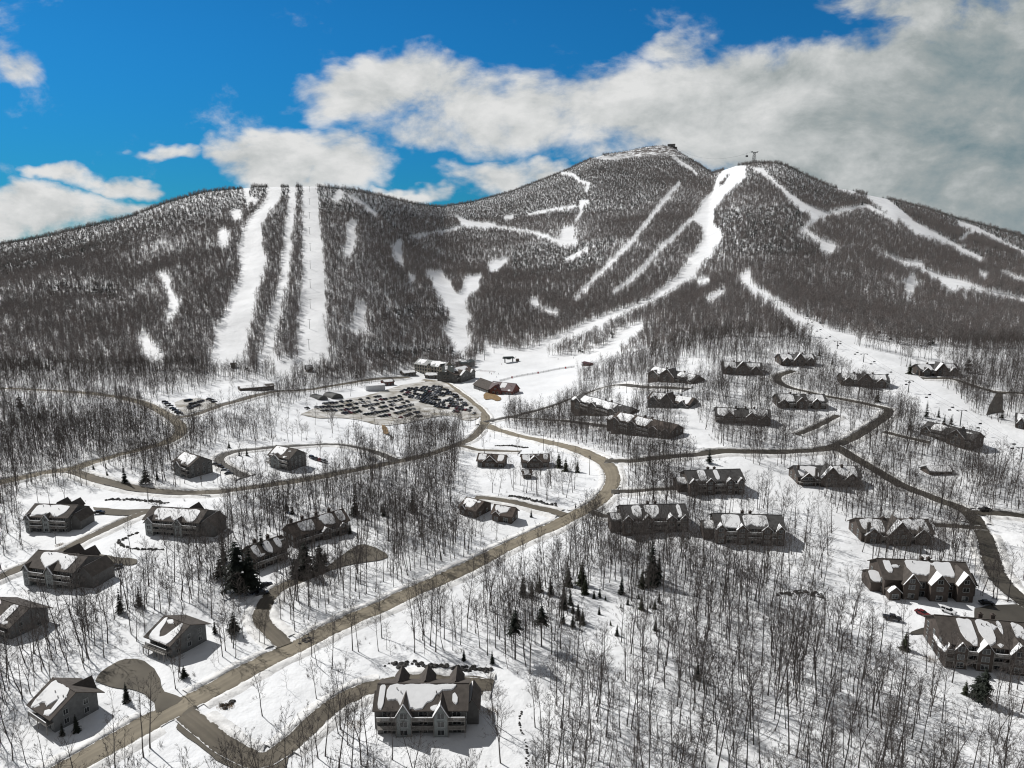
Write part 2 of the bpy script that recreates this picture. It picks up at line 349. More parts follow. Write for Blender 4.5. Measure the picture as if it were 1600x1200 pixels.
OPEN = [  # clearings on the valley floor
 [(20,770),(60,757),(240,772),(350,775),(350,800),(340,845),(240,850),(300,878),(200,906),(165,930),(60,955),(0,950),(0,870),(100,850),(40,838),(20,800)],
 [(120,745),(150,728),(215,745),(240,762),(350,765),(500,742),(500,752),(350,780),(230,778)],
 [(340,690),(400,690),(520,695),(560,712),(520,735),(400,745),(310,758),(270,748),(330,710)],
 [(430,650),(480,620),(560,640),(640,662),(600,684),(520,694),(450,690),(415,672)],
 [(455,645),(520,612),(590,600),(640,585),(700,598),(740,622),(760,650),(735,662),(690,657),(640,668),(600,672),(560,660)],
 [(560,610),(600,592),(700,590),(760,598),(800,606),(795,630),(788,652),(757,650)], [(350,595),(440,598),(430,618),(380,628),(240,650),(240,625),(300,612)],
 [(735,672),(800,682),(870,695),(935,722),(945,745),(930,780),(900,795),(905,740),(860,720),(720,722)],
 [(715,715),(800,735),(790,768),(735,772),(712,760)], [(715,775),(800,770),(880,795),(840,830),(770,840),(720,825)],
 [(905,812),(930,828),(860,858),(700,932),(560,1000),(490,1015)], [(900,810),(700,905),(560,970),(430,1035),(420,1020),(560,955),(700,885),(860,808)],
 [(230,965),(330,960),(335,1030),(300,1055),(240,1020)], [(130,1050),(200,1005),(260,1030),(270,1080),(200,1130),(110,1160),(45,1165),(35,1100),(90,1060)],
 [(305,1110),(350,1065),(470,1012),(600,1026),(760,1024),(820,1060),(828,1200),(780,1260),(440,1260),(360,1200)], [(100,1260),(320,1130),(350,1200),(330,1260)],
 [(895,930),(960,915),(1005,960),(960,1010),(885,1000)], [(960,600),(1010,600),(1010,612),(960,615)],
 [(1065,640),(1115,690),(1200,738),(1262,760),(1310,800),(1345,850),(1385,900),(1385,965),(1345,970),(1325,905),(1290,860),(1240,800),(1190,755),(1105,705),(1060,660)],
 [(1365,925),(1530,935),(1530,985),(1465,1000),(1440,1060),(1410,1010),(1370,970)], [(1545,808),(1600,815),(1600,905),(1575,905),(1560,850)],
 [(1455,1045),(1480,1060),(1540,1090),(1600,1100),(1600,1085),(1540,1075)], [(1130,1190),(1300,1125),(1330,1130),(1160,1200)],
 [(1140,605),(1175,610),(1165,622),(1140,618)], [(1225,660),(1290,640),(1300,650),(1240,668)], [(1040,635),(1085,640),(1095,660),(1060,655)],
 [(1055,560),(1100,560),(1110,575),(1075,590)],
]
SPARSE = [  # thin woods
 [(790,735),(905,740),(930,780),(880,800),(800,770)], [(340,620),(450,640),(440,680),(300,690)], [(480,690),(640,690),(720,720),(640,722)], [(500,1010),(700,935),(900,840),(900,880),(720,960),(560,1030)],
 [(0,1000),(60,1000),(60,1060),(0,1060)], [(360,900),(420,900),(450,1000),(340,1050),(330,960)],
 [(1180,880),(1290,870),(1340,960),(1240,960)], [(1500,1080),(1600,1090),(1600,1200),(1480,1200)],
 [(1100,720),(1210,760),(1280,830),(1260,870),(1100,800)], [(860,600),(1000,600),(1000,640),(880,625)], [(1180,700),(1290,705),(1240,760),(1200,740)],
]
DARK = [ # conifer-rich belts
 [(0,640),(60,630),(190,650),(250,690),(210,704),(100,725),(0,720)], [(290,640),(380,625),(440,620),(440,640),(330,672),(300,672)], [(0,375),(90,360),(270,300),(400,292),(420,300),(300,345),(160,395),(0,440)],
 [(60,445),(190,445),(190,470),(80,465)], [(0,560),(60,570),(200,600),(380,600),(360,615),(240,612),(60,595)], [(600,480),(690,480),(700,505),(600,500)], [(560,548),(700,545),(760,545),(735,560),(600,570)],
 [(490,290),(600,305),(700,325),(700,345),(540,340),(500,330)], [(700,325),(850,280),(930,250),(1050,290),(1000,330),(720,345)], [(1150,255),(1220,252),(1300,290),(1350,300),(1340,318),(1290,325),(1220,290)], [(1360,305),(1600,364),(1600,400),(1500,345)],
 [(1115,330),(1250,320),(1260,350),(1240,365),(1290,400),(1130,400)], [(800,385),(960,375),(940,420),(800,440)],
]
UOFF, VOFF, RW, RH = 400, -150, 2400, 1300
dens = np.ones((RH, RW), np.float32); pist = np.zeros((RH, RW), bool); dark = np.zeros((RH, RW), np.float32)
def fill(arr, poly, val):
    p = np.array(poly, float); p[:, 0] += UOFF; p[:, 1] += VOFF
    x0, x1 = int(max(0, p[:, 0].min())), int(min(RW - 1, p[:, 0].max()) + 1)
    y0, y1 = int(max(0, p[:, 1].min())), int(min(RH - 1, p[:, 1].max()) + 1)
    if x1 <= x0 or y1 <= y0: return
    gx, gy = np.meshgrid(np.arange(x0, x1) + .5, np.arange(y0, y1) + .5)
    ins = np.zeros(gx.shape, bool); q = np.roll(p, -1, 0)
    for (ax, ay), (bx, by) in zip(p, q):
        if ay == by: continue
        c = ((ay > gy) != (by > gy)) & (gx < (bx - ax) * (gy - ay) / (by - ay) + ax)
        ins ^= c
    sub = arr[y0:y1, x0:x1]; sub[ins] = val
def stroke(arr, pts, wd, val):
    for (ax, ay), (bx, by) in zip(pts[:-1], pts[1:]):
        d = math.hypot(bx - ax, by - ay); nx, ny = -(by - ay) / d * wd / 2, (bx - ax) / d * wd / 2
        ex, ey = (bx - ax) / d * wd * .3, (by - ay) / d * wd * .3
        fill(arr, [(ax + nx - ex, ay + ny - ey), (bx + nx + ex, by + ny + ey), (bx - nx + ex, by - ny + ey), (ax - nx - ex, ay - ny - ey)], val)
for p in SPARSE: fill(dens, p, .5)
for p in OPEN: fill(dens, p, .035)
for p in ([(440,1040),(520,1015),(520,1080),(450,1105)], [(470,1130),(585,1092),(580,1230),(440,1230)], [(760,1090),(820,1090),(826,1190),(770,1190)]): fill(dens, p, .42)
for p in PISTES: fill(pist, p, True)
for p, wd in LINES: stroke(pist, p, wd * .55, True)
for p in DARK: fill(dark, p, 1.0)
fill(pist, [(1119,292),(1141,266),(1143,272),(1130,290)], False)

# ------------------------------------------------------------------ roads
block = []     # (x, y, radius) circles kept clear of trees
def catmull(p, step):
    p = np.array(p, float); out = []
    e = np.vstack([2 * p[0] - p[1], p, 2 * p[-1] - p[-2]])
    for i in range(1, len(e) - 2):
        a, b, c, d = e[i - 1], e[i], e[i + 1], e[i + 2]
        k = max(2, int(np.linalg.norm(c - b) / step))
        for s in np.arange(k) / k:
            out.append(.5 * (2 * b + (c - a) * s + (2 * a - 5 * b + 4 * c - d) * s * s + (3 * b - a - 3 * c + d) * s ** 3))
    out.append(p[-1]); return np.array(out)
road_n = [0]
def lift(y): return .10 + .0005 * y
def road(name, pts, width, m, banks=True, clear=2.0, line=False):
    road_n[0] += 1
    g = castp(pts)[:, :2]
    c = catmull(g, 2.0)
    d = np.gradient(c, axis=0); d /= np.linalg.norm(d, axis=1)[:, None] + 1e-9
    nrm = np.stack([-d[:, 1], d[:, 0]], 1)
    wl = width / 2 * (1 + .14 * (fbm(c[:, 0], c[:, 1], 9, 3) - .5)); wr = width / 2 * (1 + .14 * (fbm(c[:, 0] + 300, c[:, 1], 9, 3) - .5))
    K = 7; mb = MB(); rows = []
    for k in range(K):
        f = k / (K - 1)
        q = c + nrm * (wl * (1 - f) - wr * f)[:, None]
        rows.append(np.column_stack([q, H(q[:, 0], q[:, 1]) + lift(q[:, 1]) + .012 * road_n[0]]))
    V = np.stack(rows, 1); n = len(c)
    mb.add(V.reshape(-1, 3), [(i * K + k, i * K + k + 1, (i + 1) * K + k + 1, (i + 1) * K + k) for i in range(n - 1) for k in range(K - 1)])
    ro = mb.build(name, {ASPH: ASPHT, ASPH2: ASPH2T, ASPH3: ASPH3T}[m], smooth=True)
    at = ro.data.attributes.new('across', 'FLOAT', 'POINT'); at.data.foreach_set('value', np.tile(np.linspace(0, 1, K), n).astype(np.float32))
    tag(ro, kind='structure')
    for q in c[::2]: block.append((q[0], q[1], width / 2 + clear))
    if banks: BANKS.append((c, nrm, wl, wr))
    ROADS.append((c, width / 2))
    return c
BANKS = []; ROADS = []
road('road', [(40,1240),(105,1203),(180,1160),(250,1120),(330,1080),(430,1027),(520,983),(620,937),(720,892),(800,852),(880,815),(928,790),(952,765),(957,745),(943,722),(900,703),(850,690),(800,679),(757,664)], 8.0, ASPH, clear=4)
road('road', [(757,664),(758,652),(745,636),(722,618),(705,606),(690,598),(660,594)], 8, ASPH)
road('road', [(757,664),(730,690),(680,708),(620,722),(560,735),(480,750),(400,762),(330,770),(240,768),(170,755),(110,736)], 7, ASPH2)
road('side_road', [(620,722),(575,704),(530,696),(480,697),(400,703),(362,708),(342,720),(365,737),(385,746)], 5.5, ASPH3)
road('road', [(-80,775),(0,755),(60,742),(110,734),(150,722),(210,706),(260,692),(283,674),(270,655),(235,635),(190,622),(120,614),(0,608),(-80,604)], 8, ASPH)
road('side_road', [(268,652),(300,650),(370,628),(430,613),(480,610),(560,597),(640,590)], 6.5, ASPH2)
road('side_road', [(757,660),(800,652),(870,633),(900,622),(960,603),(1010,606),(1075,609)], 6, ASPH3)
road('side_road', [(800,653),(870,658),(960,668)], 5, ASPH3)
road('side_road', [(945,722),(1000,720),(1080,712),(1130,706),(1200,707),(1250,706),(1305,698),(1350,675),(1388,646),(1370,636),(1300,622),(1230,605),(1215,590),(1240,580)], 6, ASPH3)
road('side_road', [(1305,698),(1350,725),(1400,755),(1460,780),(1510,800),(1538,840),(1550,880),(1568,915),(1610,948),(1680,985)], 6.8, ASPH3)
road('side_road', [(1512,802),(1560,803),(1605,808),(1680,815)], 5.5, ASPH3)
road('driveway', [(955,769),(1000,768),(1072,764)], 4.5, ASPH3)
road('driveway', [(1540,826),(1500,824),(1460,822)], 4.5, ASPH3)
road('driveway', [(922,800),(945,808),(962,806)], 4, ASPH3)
road('driveway', [(290,1118),(318,1140),(360,1172),(405,1190),(435,1178),(480,1140),(520,1105),(560,1083),(610,1070),(690,1067),(770,1073)], 5.8, ASPH2)
road('driveway', [(445,1010),(425,990),(411,975),(408,958),(430,925),(470,907),(510,890)], 5.5, ASPH2)
road('driveway', [(-60,925),(0,903),(45,884),(94,864),(157,832),(205,810),(240,798)], 5, ASPH2)
road('driveway', [(882,806),(854,798),(820,790),(792,784),(764,780),(742,779)], 5, ASPH2)
road('driveway', [(716,697),(746,704),(780,706),(812,707)], 5.5, ASPH2)
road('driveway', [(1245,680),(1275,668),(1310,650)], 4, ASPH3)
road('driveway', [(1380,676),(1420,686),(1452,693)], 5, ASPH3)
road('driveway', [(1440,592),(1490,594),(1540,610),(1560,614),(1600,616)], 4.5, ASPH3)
def area(name, poly, m, extra=0.0, clear=True):
    g = castp(poly)[:, :2]
    g = catmull(np.vstack([g, g[:1]]), 2.5)[:-1]
    nn = len(g)
    g = g + (fbm(g[:, 0], g[:, 1], 5, 2)[:, None] - .5) * 1.4
    sp = 3.0
    gx, gy = np.meshgrid(np.arange(g[:, 0].min(), g[:, 0].max(), sp), np.arange(g[:, 1].min(), g[:, 1].max(), sp))
    pts = np.column_stack([gx.ravel(), gy.ravel()])
    ins = np.zeros(len(pts), bool)
    for a, b in zip(g, np.roll(g, -1, 0)):
        if a[1] == b[1]: continue
        ins ^= ((a[1] > pts[:, 1]) != (b[1] > pts[:, 1])) & (pts[:, 0] < (b[0] - a[0]) * (pts[:, 1] - a[1]) / (b[1] - a[1]) + a[0])
    pts = pts[ins]
    allp = [Vector((float(a), float(b))) for a, b in np.vstack([g, pts])]
    vs, es, fs, *_ = geometry.delaunay_2d_cdt(allp, [], [list(range(nn))], 1, 1e-4)
    vv = np.array([(p.x, p.y) for p in vs])
    z = H(vv[:, 0], vv[:, 1]) + lift(vv[:, 1]) + .05 + extra
    mb = MB(); mb.add(np.column_stack([vv, z]), [tuple(f) for f in fs])
    tag(mb.build(name, m, smooth=True), kind='structure')
    if clear:
        for q in pts: block.append((q[0], q[1], 3.2))
    return g
area('turnaround', [(147,1066),(157,1052),(180,1037),(198,1030),(225,1034),(243,1045),(246,1063),(256,1082),(285,1093),(262,1108),(243,1115),(238,1100),(225,1086),(202,1077),(180,1077)], ASPH2)
area('parking_lot', [(600,1062),(690,1056),(758,1061),(768,1082),(740,1086),(620,1078)], ASPH2, .01)
area('parking_lot', [(505,890),(530,872),(567,851),(605,867),(594,876),(531,887),(484,905)], ASPH2, .02)
area('driveway', [(272,1140),(284,1116),(304,1104),(314,1122),(332,1141),(364,1163),(410,1184),(440,1172),(452,1180),(440,1206),(400,1214),(360,1200),(322,1172),(296,1152)], ASPH2, .03)
area('parking_lot', [(120,858),(162,868),(212,876),(205,884),(160,878),(125,872)], ASPH2, .02)
area('parking_lot', [(146,793),(190,797),(236,796),(225,806),(190,806),(155,803)], ASPH2, .02)
area('parking_lot', [(272,630),(290,624),(317,624),(338,630),(330,638),(306,643),(285,648)], LOTM)
area('parking_lot', [(470,648),(500,634),(540,624),(575,618),(615,606),(640,600),(690,597),(715,615),(740,634),(752,648),(735,658),(700,650),(660,656),(618,664),(590,664),(540,654),(500,654)], LOTM)
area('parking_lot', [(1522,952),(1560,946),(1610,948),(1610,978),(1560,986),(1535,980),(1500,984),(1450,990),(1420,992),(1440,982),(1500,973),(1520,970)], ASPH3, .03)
area('dirt', [(755,618),(760,614),(772,616),(783,624),(776,627),(768,624),(758,625)], DIRT, .05)
area('dirt', [(596,664),(604,668),(608,678),(600,678)], DIRT, .05)
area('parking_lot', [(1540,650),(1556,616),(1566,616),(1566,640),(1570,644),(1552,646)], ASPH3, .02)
# ploughed snow beside the roads
def on_road(x, y, skip):
    bad = np.zeros(len(x), bool)
    for k, (c, hw) in enumerate(ROADS):
        if k == skip: continue
        for i in range(0, len(c), 2):
            bad |= (x - c[i, 0]) ** 2 + (y - c[i, 1]) ** 2 < (hw + 1.4) ** 2
    return bad
lotblock = np.array([(a, b) for a, b, r_ in block if r_ == 3.2])
for k, (c, nrm, wl, wr) in enumerate(BANKS):
    if c[:, 1].max() < 100: continue
    for sgn, wd in ((1, wl), (-1, wr)):
        hgt = .10 + .75 * fbm(c[:, 0] * 1.0 + sgn * 50, c[:, 1], 3.5, 4)
        prof = [(-.25, -.15), (.25, .75), (.9, 1.0), (1.9, .55), (3.4, -.3)]
        q0 = c + nrm * (sgn * (wd + 1.0))[:, None]
        ok = ~on_road(q0[:, 0], q0[:, 1], k)
        if len(lotblock):
            for i in range(len(q0)):
                if ok[i] and np.min((lotblock[:, 0] - q0[i, 0]) ** 2 + (lotblock[:, 1] - q0[i, 1]) ** 2) < 9: ok[i] = False
        okf = blur(ok.astype(float)[:, None], 3, 0)[:, 0] * ok
        mb = MB(); P = len(prof); rows = []
        for off, hz in prof:
            q = c + nrm * (sgn * (wd + off * (.8 + .5 * fbm(c[:, 0], c[:, 1] + off * 40, 4, 2))))[:, None]
            rows.append(np.column_stack([q, H(q[:, 0], q[:, 1]) + hz * hgt * okf + (lift(q[:, 1]) if hz > 0 else -.05)]))
        V = np.stack(rows, 1)
        fs = []
        for i in range(len(c) - 1):
            if ok[i] and ok[i + 1]:
                for j in range(P - 1):
                    a = (i * P + j, i * P + j + 1, (i + 1) * P + j + 1, (i + 1) * P + j)
                    fs.append(a if sgn < 0 else a[::-1])
        if fs:
            mb.add(V.reshape(-1, 3), fs)
            tag(mb.build('snow_bank', BANK, smooth=True), kind='structure')

# ------------------------------------------------------------------ buildings
_wc = {}
def window(parent, x, y, z, rz=0, w=1.5, h=1.4, fine=True, door=False):
    key = (round(w, 2), round(h, 2), fine)
    if key not in _wc:
        f = MB(); t = .09
        f.box(-w / 2 - t, -w / 2, -.10, 0, 0, h); f.box(w / 2, w / 2 + t, -.10, 0, 0, h)
        f.box(-w / 2 - t, w / 2 + t, -.12, 0, h, h + t); f.box(-w / 2 - t, w / 2 + t, -.14, 0, -t, 0)
        f.box(-.04, .04, -.08, 0, 0, h)
        if fine:
            p = MB(); p.box(-w / 2, w / 2, -.045, 0, 0, h)
            _wc[key] = (f.mesh('window', FRAMEM), p.mesh('pane', GLASS))
        else:
            f.box(-w / 2, w / 2, -.045, 0, 0, h, 1)
            _wc[key] = (f.mesh('window', [FRAMEM, GLASS]), None)
    a, b = _wc[key]
    o = link('glass_door' if door else 'window', a, parent, (x, y, z)); o.rotation_euler = (0, 0, rz)
    if b: link('pane', b, o)
    return o
def slab(mb, p0, p1, p2, p3, th, m=0):
    """roof slab over quad p0..p3 with thickness th upward"""
    a = [tuple(p) for p in (p0, p1, p2, p3)]; b = [(x, y, z + th) for x, y, z in a]
    mb.prism(a, b, m)
def snow_strip(sns, P, x0, x1, base, amp, seed, top=.97, th=.22, knots=None):
    """a slab of snow with a melted, ragged lower edge on a roof slope; each patch becomes its own part"""
    mb = MB(); sns.append(mb); rr = np.random.default_rng(int(seed * 100) + 7)
    xs = np.linspace(x0, x1, max(8, int((x1 - x0) / .3)))
    if knots is None:
        nk = max(3, int((x1 - x0) / 2.4)); kx = np.linspace(x0, x1, nk) + np.r_[0, rr.uniform(-.7, .7, nk - 2), 0]
        kl = np.clip(base + amp * rr.uniform(-.75, .55, nk), .02, .8); kl[0] = kl[0] + .1
        kh = np.clip(top - .05 * rr.random(nk) - .06 * (rr.random(nk) > .7), .1, .985)
    else:
        kx, kl, kh = (np.array(q, float) for q in zip(*knots))
    lo_ = np.interp(xs, kx, kl) + .20 * (fbm(xs, xs * 0 + seed * 7.7, 1.3, 4) - .5)
    hi = np.interp(xs, kx, kh) + .07 * (fbm(xs, xs * 0 + seed * 3.7, 1.2, 3) - .5)
    lo_ = np.clip(lo_, .01, .95); hi = np.clip(np.maximum(hi, lo_ + .03), 0, .99)
    for e_, sh in ((0, .22), (1, .08), (-1, .22), (-2, .08)):
        d_ = hi[e_] - lo_[e_]; lo_[e_] += d_ * sh; hi[e_] -= d_ * sh * .4
    V = []; n_ = len(xs)
    for x, a, b in zip(xs, lo_, hi):
        d_ = min(.03, (b - a) * .3)
        V += [P(x, a, .01), P(x, a + d_, th), P(x, (a + b) / 2, th * 1.1), P(x, b - d_ * .5, th), P(x, b, .01)]
    fs = [(i * 5 + j, (i + 1) * 5 + j, (i + 1) * 5 + j + 1, i * 5 + j + 1) for i in range(n_ - 1) for j in range(4)]
    fs += [(0, 1, 2, 3, 4), tuple(((n_ - 1) * 5 + j) for j in (4, 3, 2, 1, 0))]
    mb.add(V, fs)
def building(name, label, cat, A, B, D=13, Hh=6.8, rise=3.2, bays=(), C=None, floors=3, group=None, wall=None, roofm=None, pale=None,
             snow=((-.46, .46, .35, .5),), chim=(), rear=(), wings=(), side=3, balc=True, oh=.7, front=True, porch=False, seed=1, gsnow=True, sink=0.0, edge=True):
    wall = wall or GREYSIDE; roofm = roofm or SHINGLE; pale = pale or wall
    pa, pb = cast(*A), cast(*B)
    W = math.hypot(*(pb - pa)[:2]); rz = math.atan2(pb[1] - pa[1], pb[0] - pa[0])
    if C is not None:
        pc = cast(*C); D = abs(-(pc[0] - pa[0]) * math.sin(rz) + (pc[1] - pa[1]) * math.cos(rz))
    mid = (pa + pb) / 2
    ca, sa = math.cos(rz), math.sin(rz)
    def wp(x, y): return mid[0] + x * ca - y * sa, mid[1] + x * sa + y * ca
    z0 = max(float(np.mean([H(*wp(-W / 2, 0)), H(*wp(W / 2, 0))])), float(H(*wp(0, D / 2))) - 1.5) - sink
    fine = mid[1] < 300
    t = thing(name, label, cat, (mid[0], mid[1], z0), rz, group)
    for x in np.arange(-W / 2 - 2, W / 2 + 2.1, 4):
        for y in np.arange(-3, D + 2.1, 4):
            q = wp(x, y); block.append((q[0], q[1], 4.2))
    hw = W / 2; R_ = Hh + rise; yc = D / 2; k = rise / yc
    m = MB()
    m.prism([(-hw, 0, -5), (-hw, 0, Hh), (-hw, yc, R_ - .05), (-hw, D, Hh), (-hw, D, -5)][::-1], [(hw, 0, -5), (hw, 0, Hh), (hw, yc, R_ - .05), (hw, D, Hh), (hw, D, -5)][::-1])
    for (x0, x1, pr, hb, gr, pl) in bays:
        if pl or pr <= 0: continue
        X0, X1 = x0 * W, x1 * W; xm = (X0 + X1) / 2
        m.prism([(X0, -pr, -5), (X1, -pr, -5), (X1, -pr, hb), (xm, -pr, hb + gr - .05), (X0, -pr, hb)], [(X0, .4, -5), (X1, .4, -5), (X1, .4, hb), (xm, .4, hb + gr - .05), (X0, .4, hb)])
    m.build('wall', wall, t)
    bp = [b for b in bays if b[5]]
    if bp:
        m = MB()
        for (x0, x1, pr, hb, gr, pl) in bp:
            X0, X1 = x0 * W, x1 * W; xm = (X0 + X1) / 2
            m.prism([(X0, -pr, -5), (X1, -pr, -5), (X1, -pr, hb), (xm, -pr, hb + gr - .05), (X0, -pr, hb)], [(X0, .4, -5), (X1, .4, -5), (X1, .4, hb), (xm, .4, hb + gr - .05), (X0, .4, hb)])
        m.build('bay', pale, t)
    # roof
    rf = MB(); th = .25; sn = []; xo = hw + oh; ze = Hh - oh * k
    slab(rf, (-xo, -oh, ze), (xo, -oh, ze), (xo, yc, R_), (-xo, yc, R_), th)
    slab(rf, (-xo, yc + .002, R_), (xo, yc + .002, R_), (xo, D + oh, ze), (-xo, D + oh, ze), th)
    rf.box(-xo - .02, xo + .02, yc - .18, yc + .18, R_ + th - .05, R_ + th + .07)
    def P(x, s, up): return (x, -oh + (yc + oh) * s, ze + (R_ - ze) * s + th + up)
    for i, sp_ in enumerate(snow):
        if isinstance(sp_[0], tuple):
            snow_strip(sn, P, sp_[0][0] * W, sp_[-1][0] * W, 0, 0, seed * 3.3 + i, knots=[(q[0] * W, q[1], q[2]) for q in sp_]); continue
        a, b, base, amp = sp_[:4]
        snow_strip(sn, P, a * W, b * W, base, amp, seed * 3.3 + i, *(sp_[4:5] or (.97,)))
    rs = np.random.default_rng(seed * 17 + 3)
    if snow:
        for i in range(3):
            xc = rs.uniform(-.42, .42) * W; wl_ = rs.uniform(.8, 1.9); s0_ = rs.choice([.03, .05, .62, .75]); sh_ = rs.uniform(.09, .2)
            snow_strip(sn, P, xc - wl_, xc + wl_, 0, 0, seed * 5.1 + i * 2, th=.12, knots=[(xc - wl_, s0_ + sh_ * .4, s0_ + sh_ * .6), (xc - wl_ * .4, s0_, s0_ + sh_), (xc + wl_ * .3, s0_ + .02, s0_ + sh_ * 1.1), (xc + wl_, s0_ + sh_ * .5, s0_ + sh_ * .7)])
    for i in range(3):
        xv = rs.uniform(-.4, .4) * W; sv_ = rs.uniform(.55, .85); q = P(xv, sv_, 0)
        rf.tube([(q[0], q[1], q[2] - .1), (q[0], q[1], q[2] + .7)], [.12, .12], 6)
    for bi, (x0, x1, pr, hb, gr, pl) in enumerate(bays):
        X0, X1 = x0 * W, x1 * W; xm = (X0 + X1) / 2; o2 = .45; zt = hb + gr
        yb_r = min(yc * 1.02, (zt - Hh) / k + .3); yb_e = max(.3, min(yc, (hb - Hh) / k))
        sl = gr / (xm - X0); zl = hb - o2 * sl; yf = -pr - .6
        for sg, XE in ((-1, X0 - o2), (1, X1 + o2)):
            q = [(xm, yf, zt), (XE, yf, zl), (XE, yb_e, zl), (xm, yb_r, zt)]
            slab(rf, *(q if sg < 0 else q[::-1]), .2)
            if gsnow:
                big_ = sg < 0 and (bi * 7 + seed) % 3 != 2
                w0 = .55 if not big_ else 1.2 + 2.2 * ((bi * 37 + seed * 13) % 10) / 10
                yl = lambda f: yb_e + (yb_r - yb_e) * f
                ring = []
                for f in (.04, .35, .68, .97):
                    xx = xm + (XE - xm) * (1 - f); zz = zl + (zt - zl) * f + .21
                    ring.append((xx, yf + .04, yf + min(w0 * (1 if big_ else .9) * (.75 + .5 * f), max(.4, yl(f) - yf - .2)), zz))
                g_ = MB()
                for k_ in range(3):
                    (xa, y0a, y1a, za), (xb, y0b, y1b, zb) = ring[k_], ring[k_ + 1]
                    a_ = [(xa, y0a, za), (xb, y0b, zb), (xb, y1b, zb), (xa, y1a, za)]; b_ = [(x, y, z + .18) for x, y, z in a_]
                    g_.prism(a_ if sg < 0 else a_[::-1], b_ if sg < 0 else b_[::-1])
                sn.append(g_)
    for (x0, x1, pr, hb, gr) in rear:
        X0, X1 = x0 * W, x1 * W; xm = (X0 + X1) / 2; zt = hb + gr; sl = gr / (xm - X0); zl = hb - .4 * sl
        for sg, XE in ((-1, X0 - .4), (1, X1 + .4)):
            q = [(xm, yc + .6, zt), (XE, yc + .6, zl), (XE, D + pr, zl), (xm, D + pr, zt)]
            slab(rf, *(q if sg < 0 else q[::-1]), .2)
        g = [(X0, 0, Hh - 1), (X1, 0, Hh - 1), (X1, 0, hb), (xm, 0, zt - .02), (X0, 0, hb)]
        rf.prism([(x, yc + .9, z) for x, y, z in g], [(x, D + pr - .4, z) for x, y, z in g])
    roof = rf.build('roof', roofm, t)
    for cx, cy, ch in chim:
        c = MB(); z1 = Hh + k * min(cy * D, D - cy * D) if 0 <= cy <= 1 else 0
        zb = z1 - .6 if cy >= 0 else -4
        c.box(cx * W - .55, cx * W + .55, cy * D - .45, cy * D + .45, zb, R_ + ch)
        c.box(cx * W - .68, cx * W + .68, cy * D - .58, cy * D + .58, R_ + ch, R_ + ch + .22)
        c.box(cx * W - .2, cx * W + .2, cy * D - .2, cy * D + .2, R_ + ch + .22, R_ + ch + .6)
        c.build('chimney', STONE if cy < 0 else wall, roof)
    # lower wings: (x0, x1, y0, y1, height, rise, ridge along x?)
    for wi, (x0, x1, y0, y1, hb, gr, ax) in enumerate(wings):
        X0, X1 = (x0 * W, x1 * W) if abs(x0) <= 3 else (x0, x1)
        wm = MB(); wr_ = MB()
        if ax:
            ym = (y0 + y1) / 2
            wm.prism([(X0, y0, -5), (X0, y0, hb), (X0, ym, hb + gr), (X0, y1, hb), (X0, y1, -5)][::-1], [(X1, y0, -5), (X1, y0, hb), (X1, ym, hb + gr), (X1, y1, hb), (X1, y1, -5)][::-1])
            kk = gr / (ym - y0)
            slab(wr_, (X0 - .5, y0 - .5, hb - .5 * kk), (X1 + .5, y0 - .5, hb - .5 * kk), (X1 + .5, ym, hb + gr), (X0 - .5, ym, hb + gr), .22)
            slab(wr_, (X0 - .5, ym + .002, hb + gr), (X1 + .5, ym + .002, hb + gr), (X1 + .5, y1 + .5, hb - .5 * kk), (X0 - .5, y1 + .5, hb - .5 * kk), .22)
            if wi % 2 == 0: snow_strip(sn, lambda x, s, up: (x, y0 - .5 + (ym - y0 + .5) * s, hb - .5 * kk + (gr + .5 * kk) * s + .22 + up), X0, X1, .08, .15, seed + wi)
        else:
            xm = (X0 + X1) / 2; kk = gr / (xm - X0)
            wm.prism([(X0, y0, -5), (X1, y0, -5), (X1, y0, hb), (xm, y0, hb + gr), (X0, y0, hb)], [(X0, y1, -5), (X1, y1, -5), (X1, y1, hb), (xm, y1, hb + gr), (X0, y1, hb)])
            slab(wr_, (xm, y0 - .5, hb + gr), (X0 - .5, y0 - .5, hb - .5 * kk), (X0 - .5, y1, hb - .5 * kk), (xm, y1, hb + gr), .22)
            slab(wr_, (xm, y1, hb + gr), (X1 + .5, y1, hb - .5 * kk), (X1 + .5, y0 - .5, hb - .5 * kk), (xm, y0 - .5, hb + gr), .22)
            snow_strip(sn, lambda x, s, up: (X0 - .5 + (xm - X0 + .5) * s, -x, hb - .5 * kk + (gr + .5 * kk) * s + .22 + up), -y1 + .3, -y0, .1, .2, seed + wi)
        wing = wm.build('wing', wall, t)
        wr_.build('wing_roof', roofm, wing)
    for g_ in sn: g_.build('roof_snow', RSNOW, t)
    # openings
    fh = Hh / floors
    hasbay = [(b[0] * W, b[1] * W) for b in bays]
    if front:
        for (x0, x1, pr, hb, gr, pl) in bays:
            X0, X1 = x0 * W, x1 * W; bw = X1 - X0
            nf = max(1, int(round(hb / fh))); nw = 2 if bw > 6.5 else 1
            for f_ in range(nf):
                for j in range(nw):
                    xx = X0 + bw * (j + 1) / (nw + 1)
                    window(t, xx, -pr - .001, f_ * fh + .75, 0, min(1.9, bw * .5), min(1.5, fh * .6), fine)
            if gr > 3: window(t, (X0 + X1) / 2, -pr - .001, hb + .5, 0, min(1.6, bw * .3), 1.3, fine)
        ed = sorted(hasbay); gaps = []; cur = -hw
        for a, b in ed:
            if a - cur > 1.6: gaps.append((cur, a))
            cur = b
        if hw - cur > 1.6: gaps.append((cur, hw))
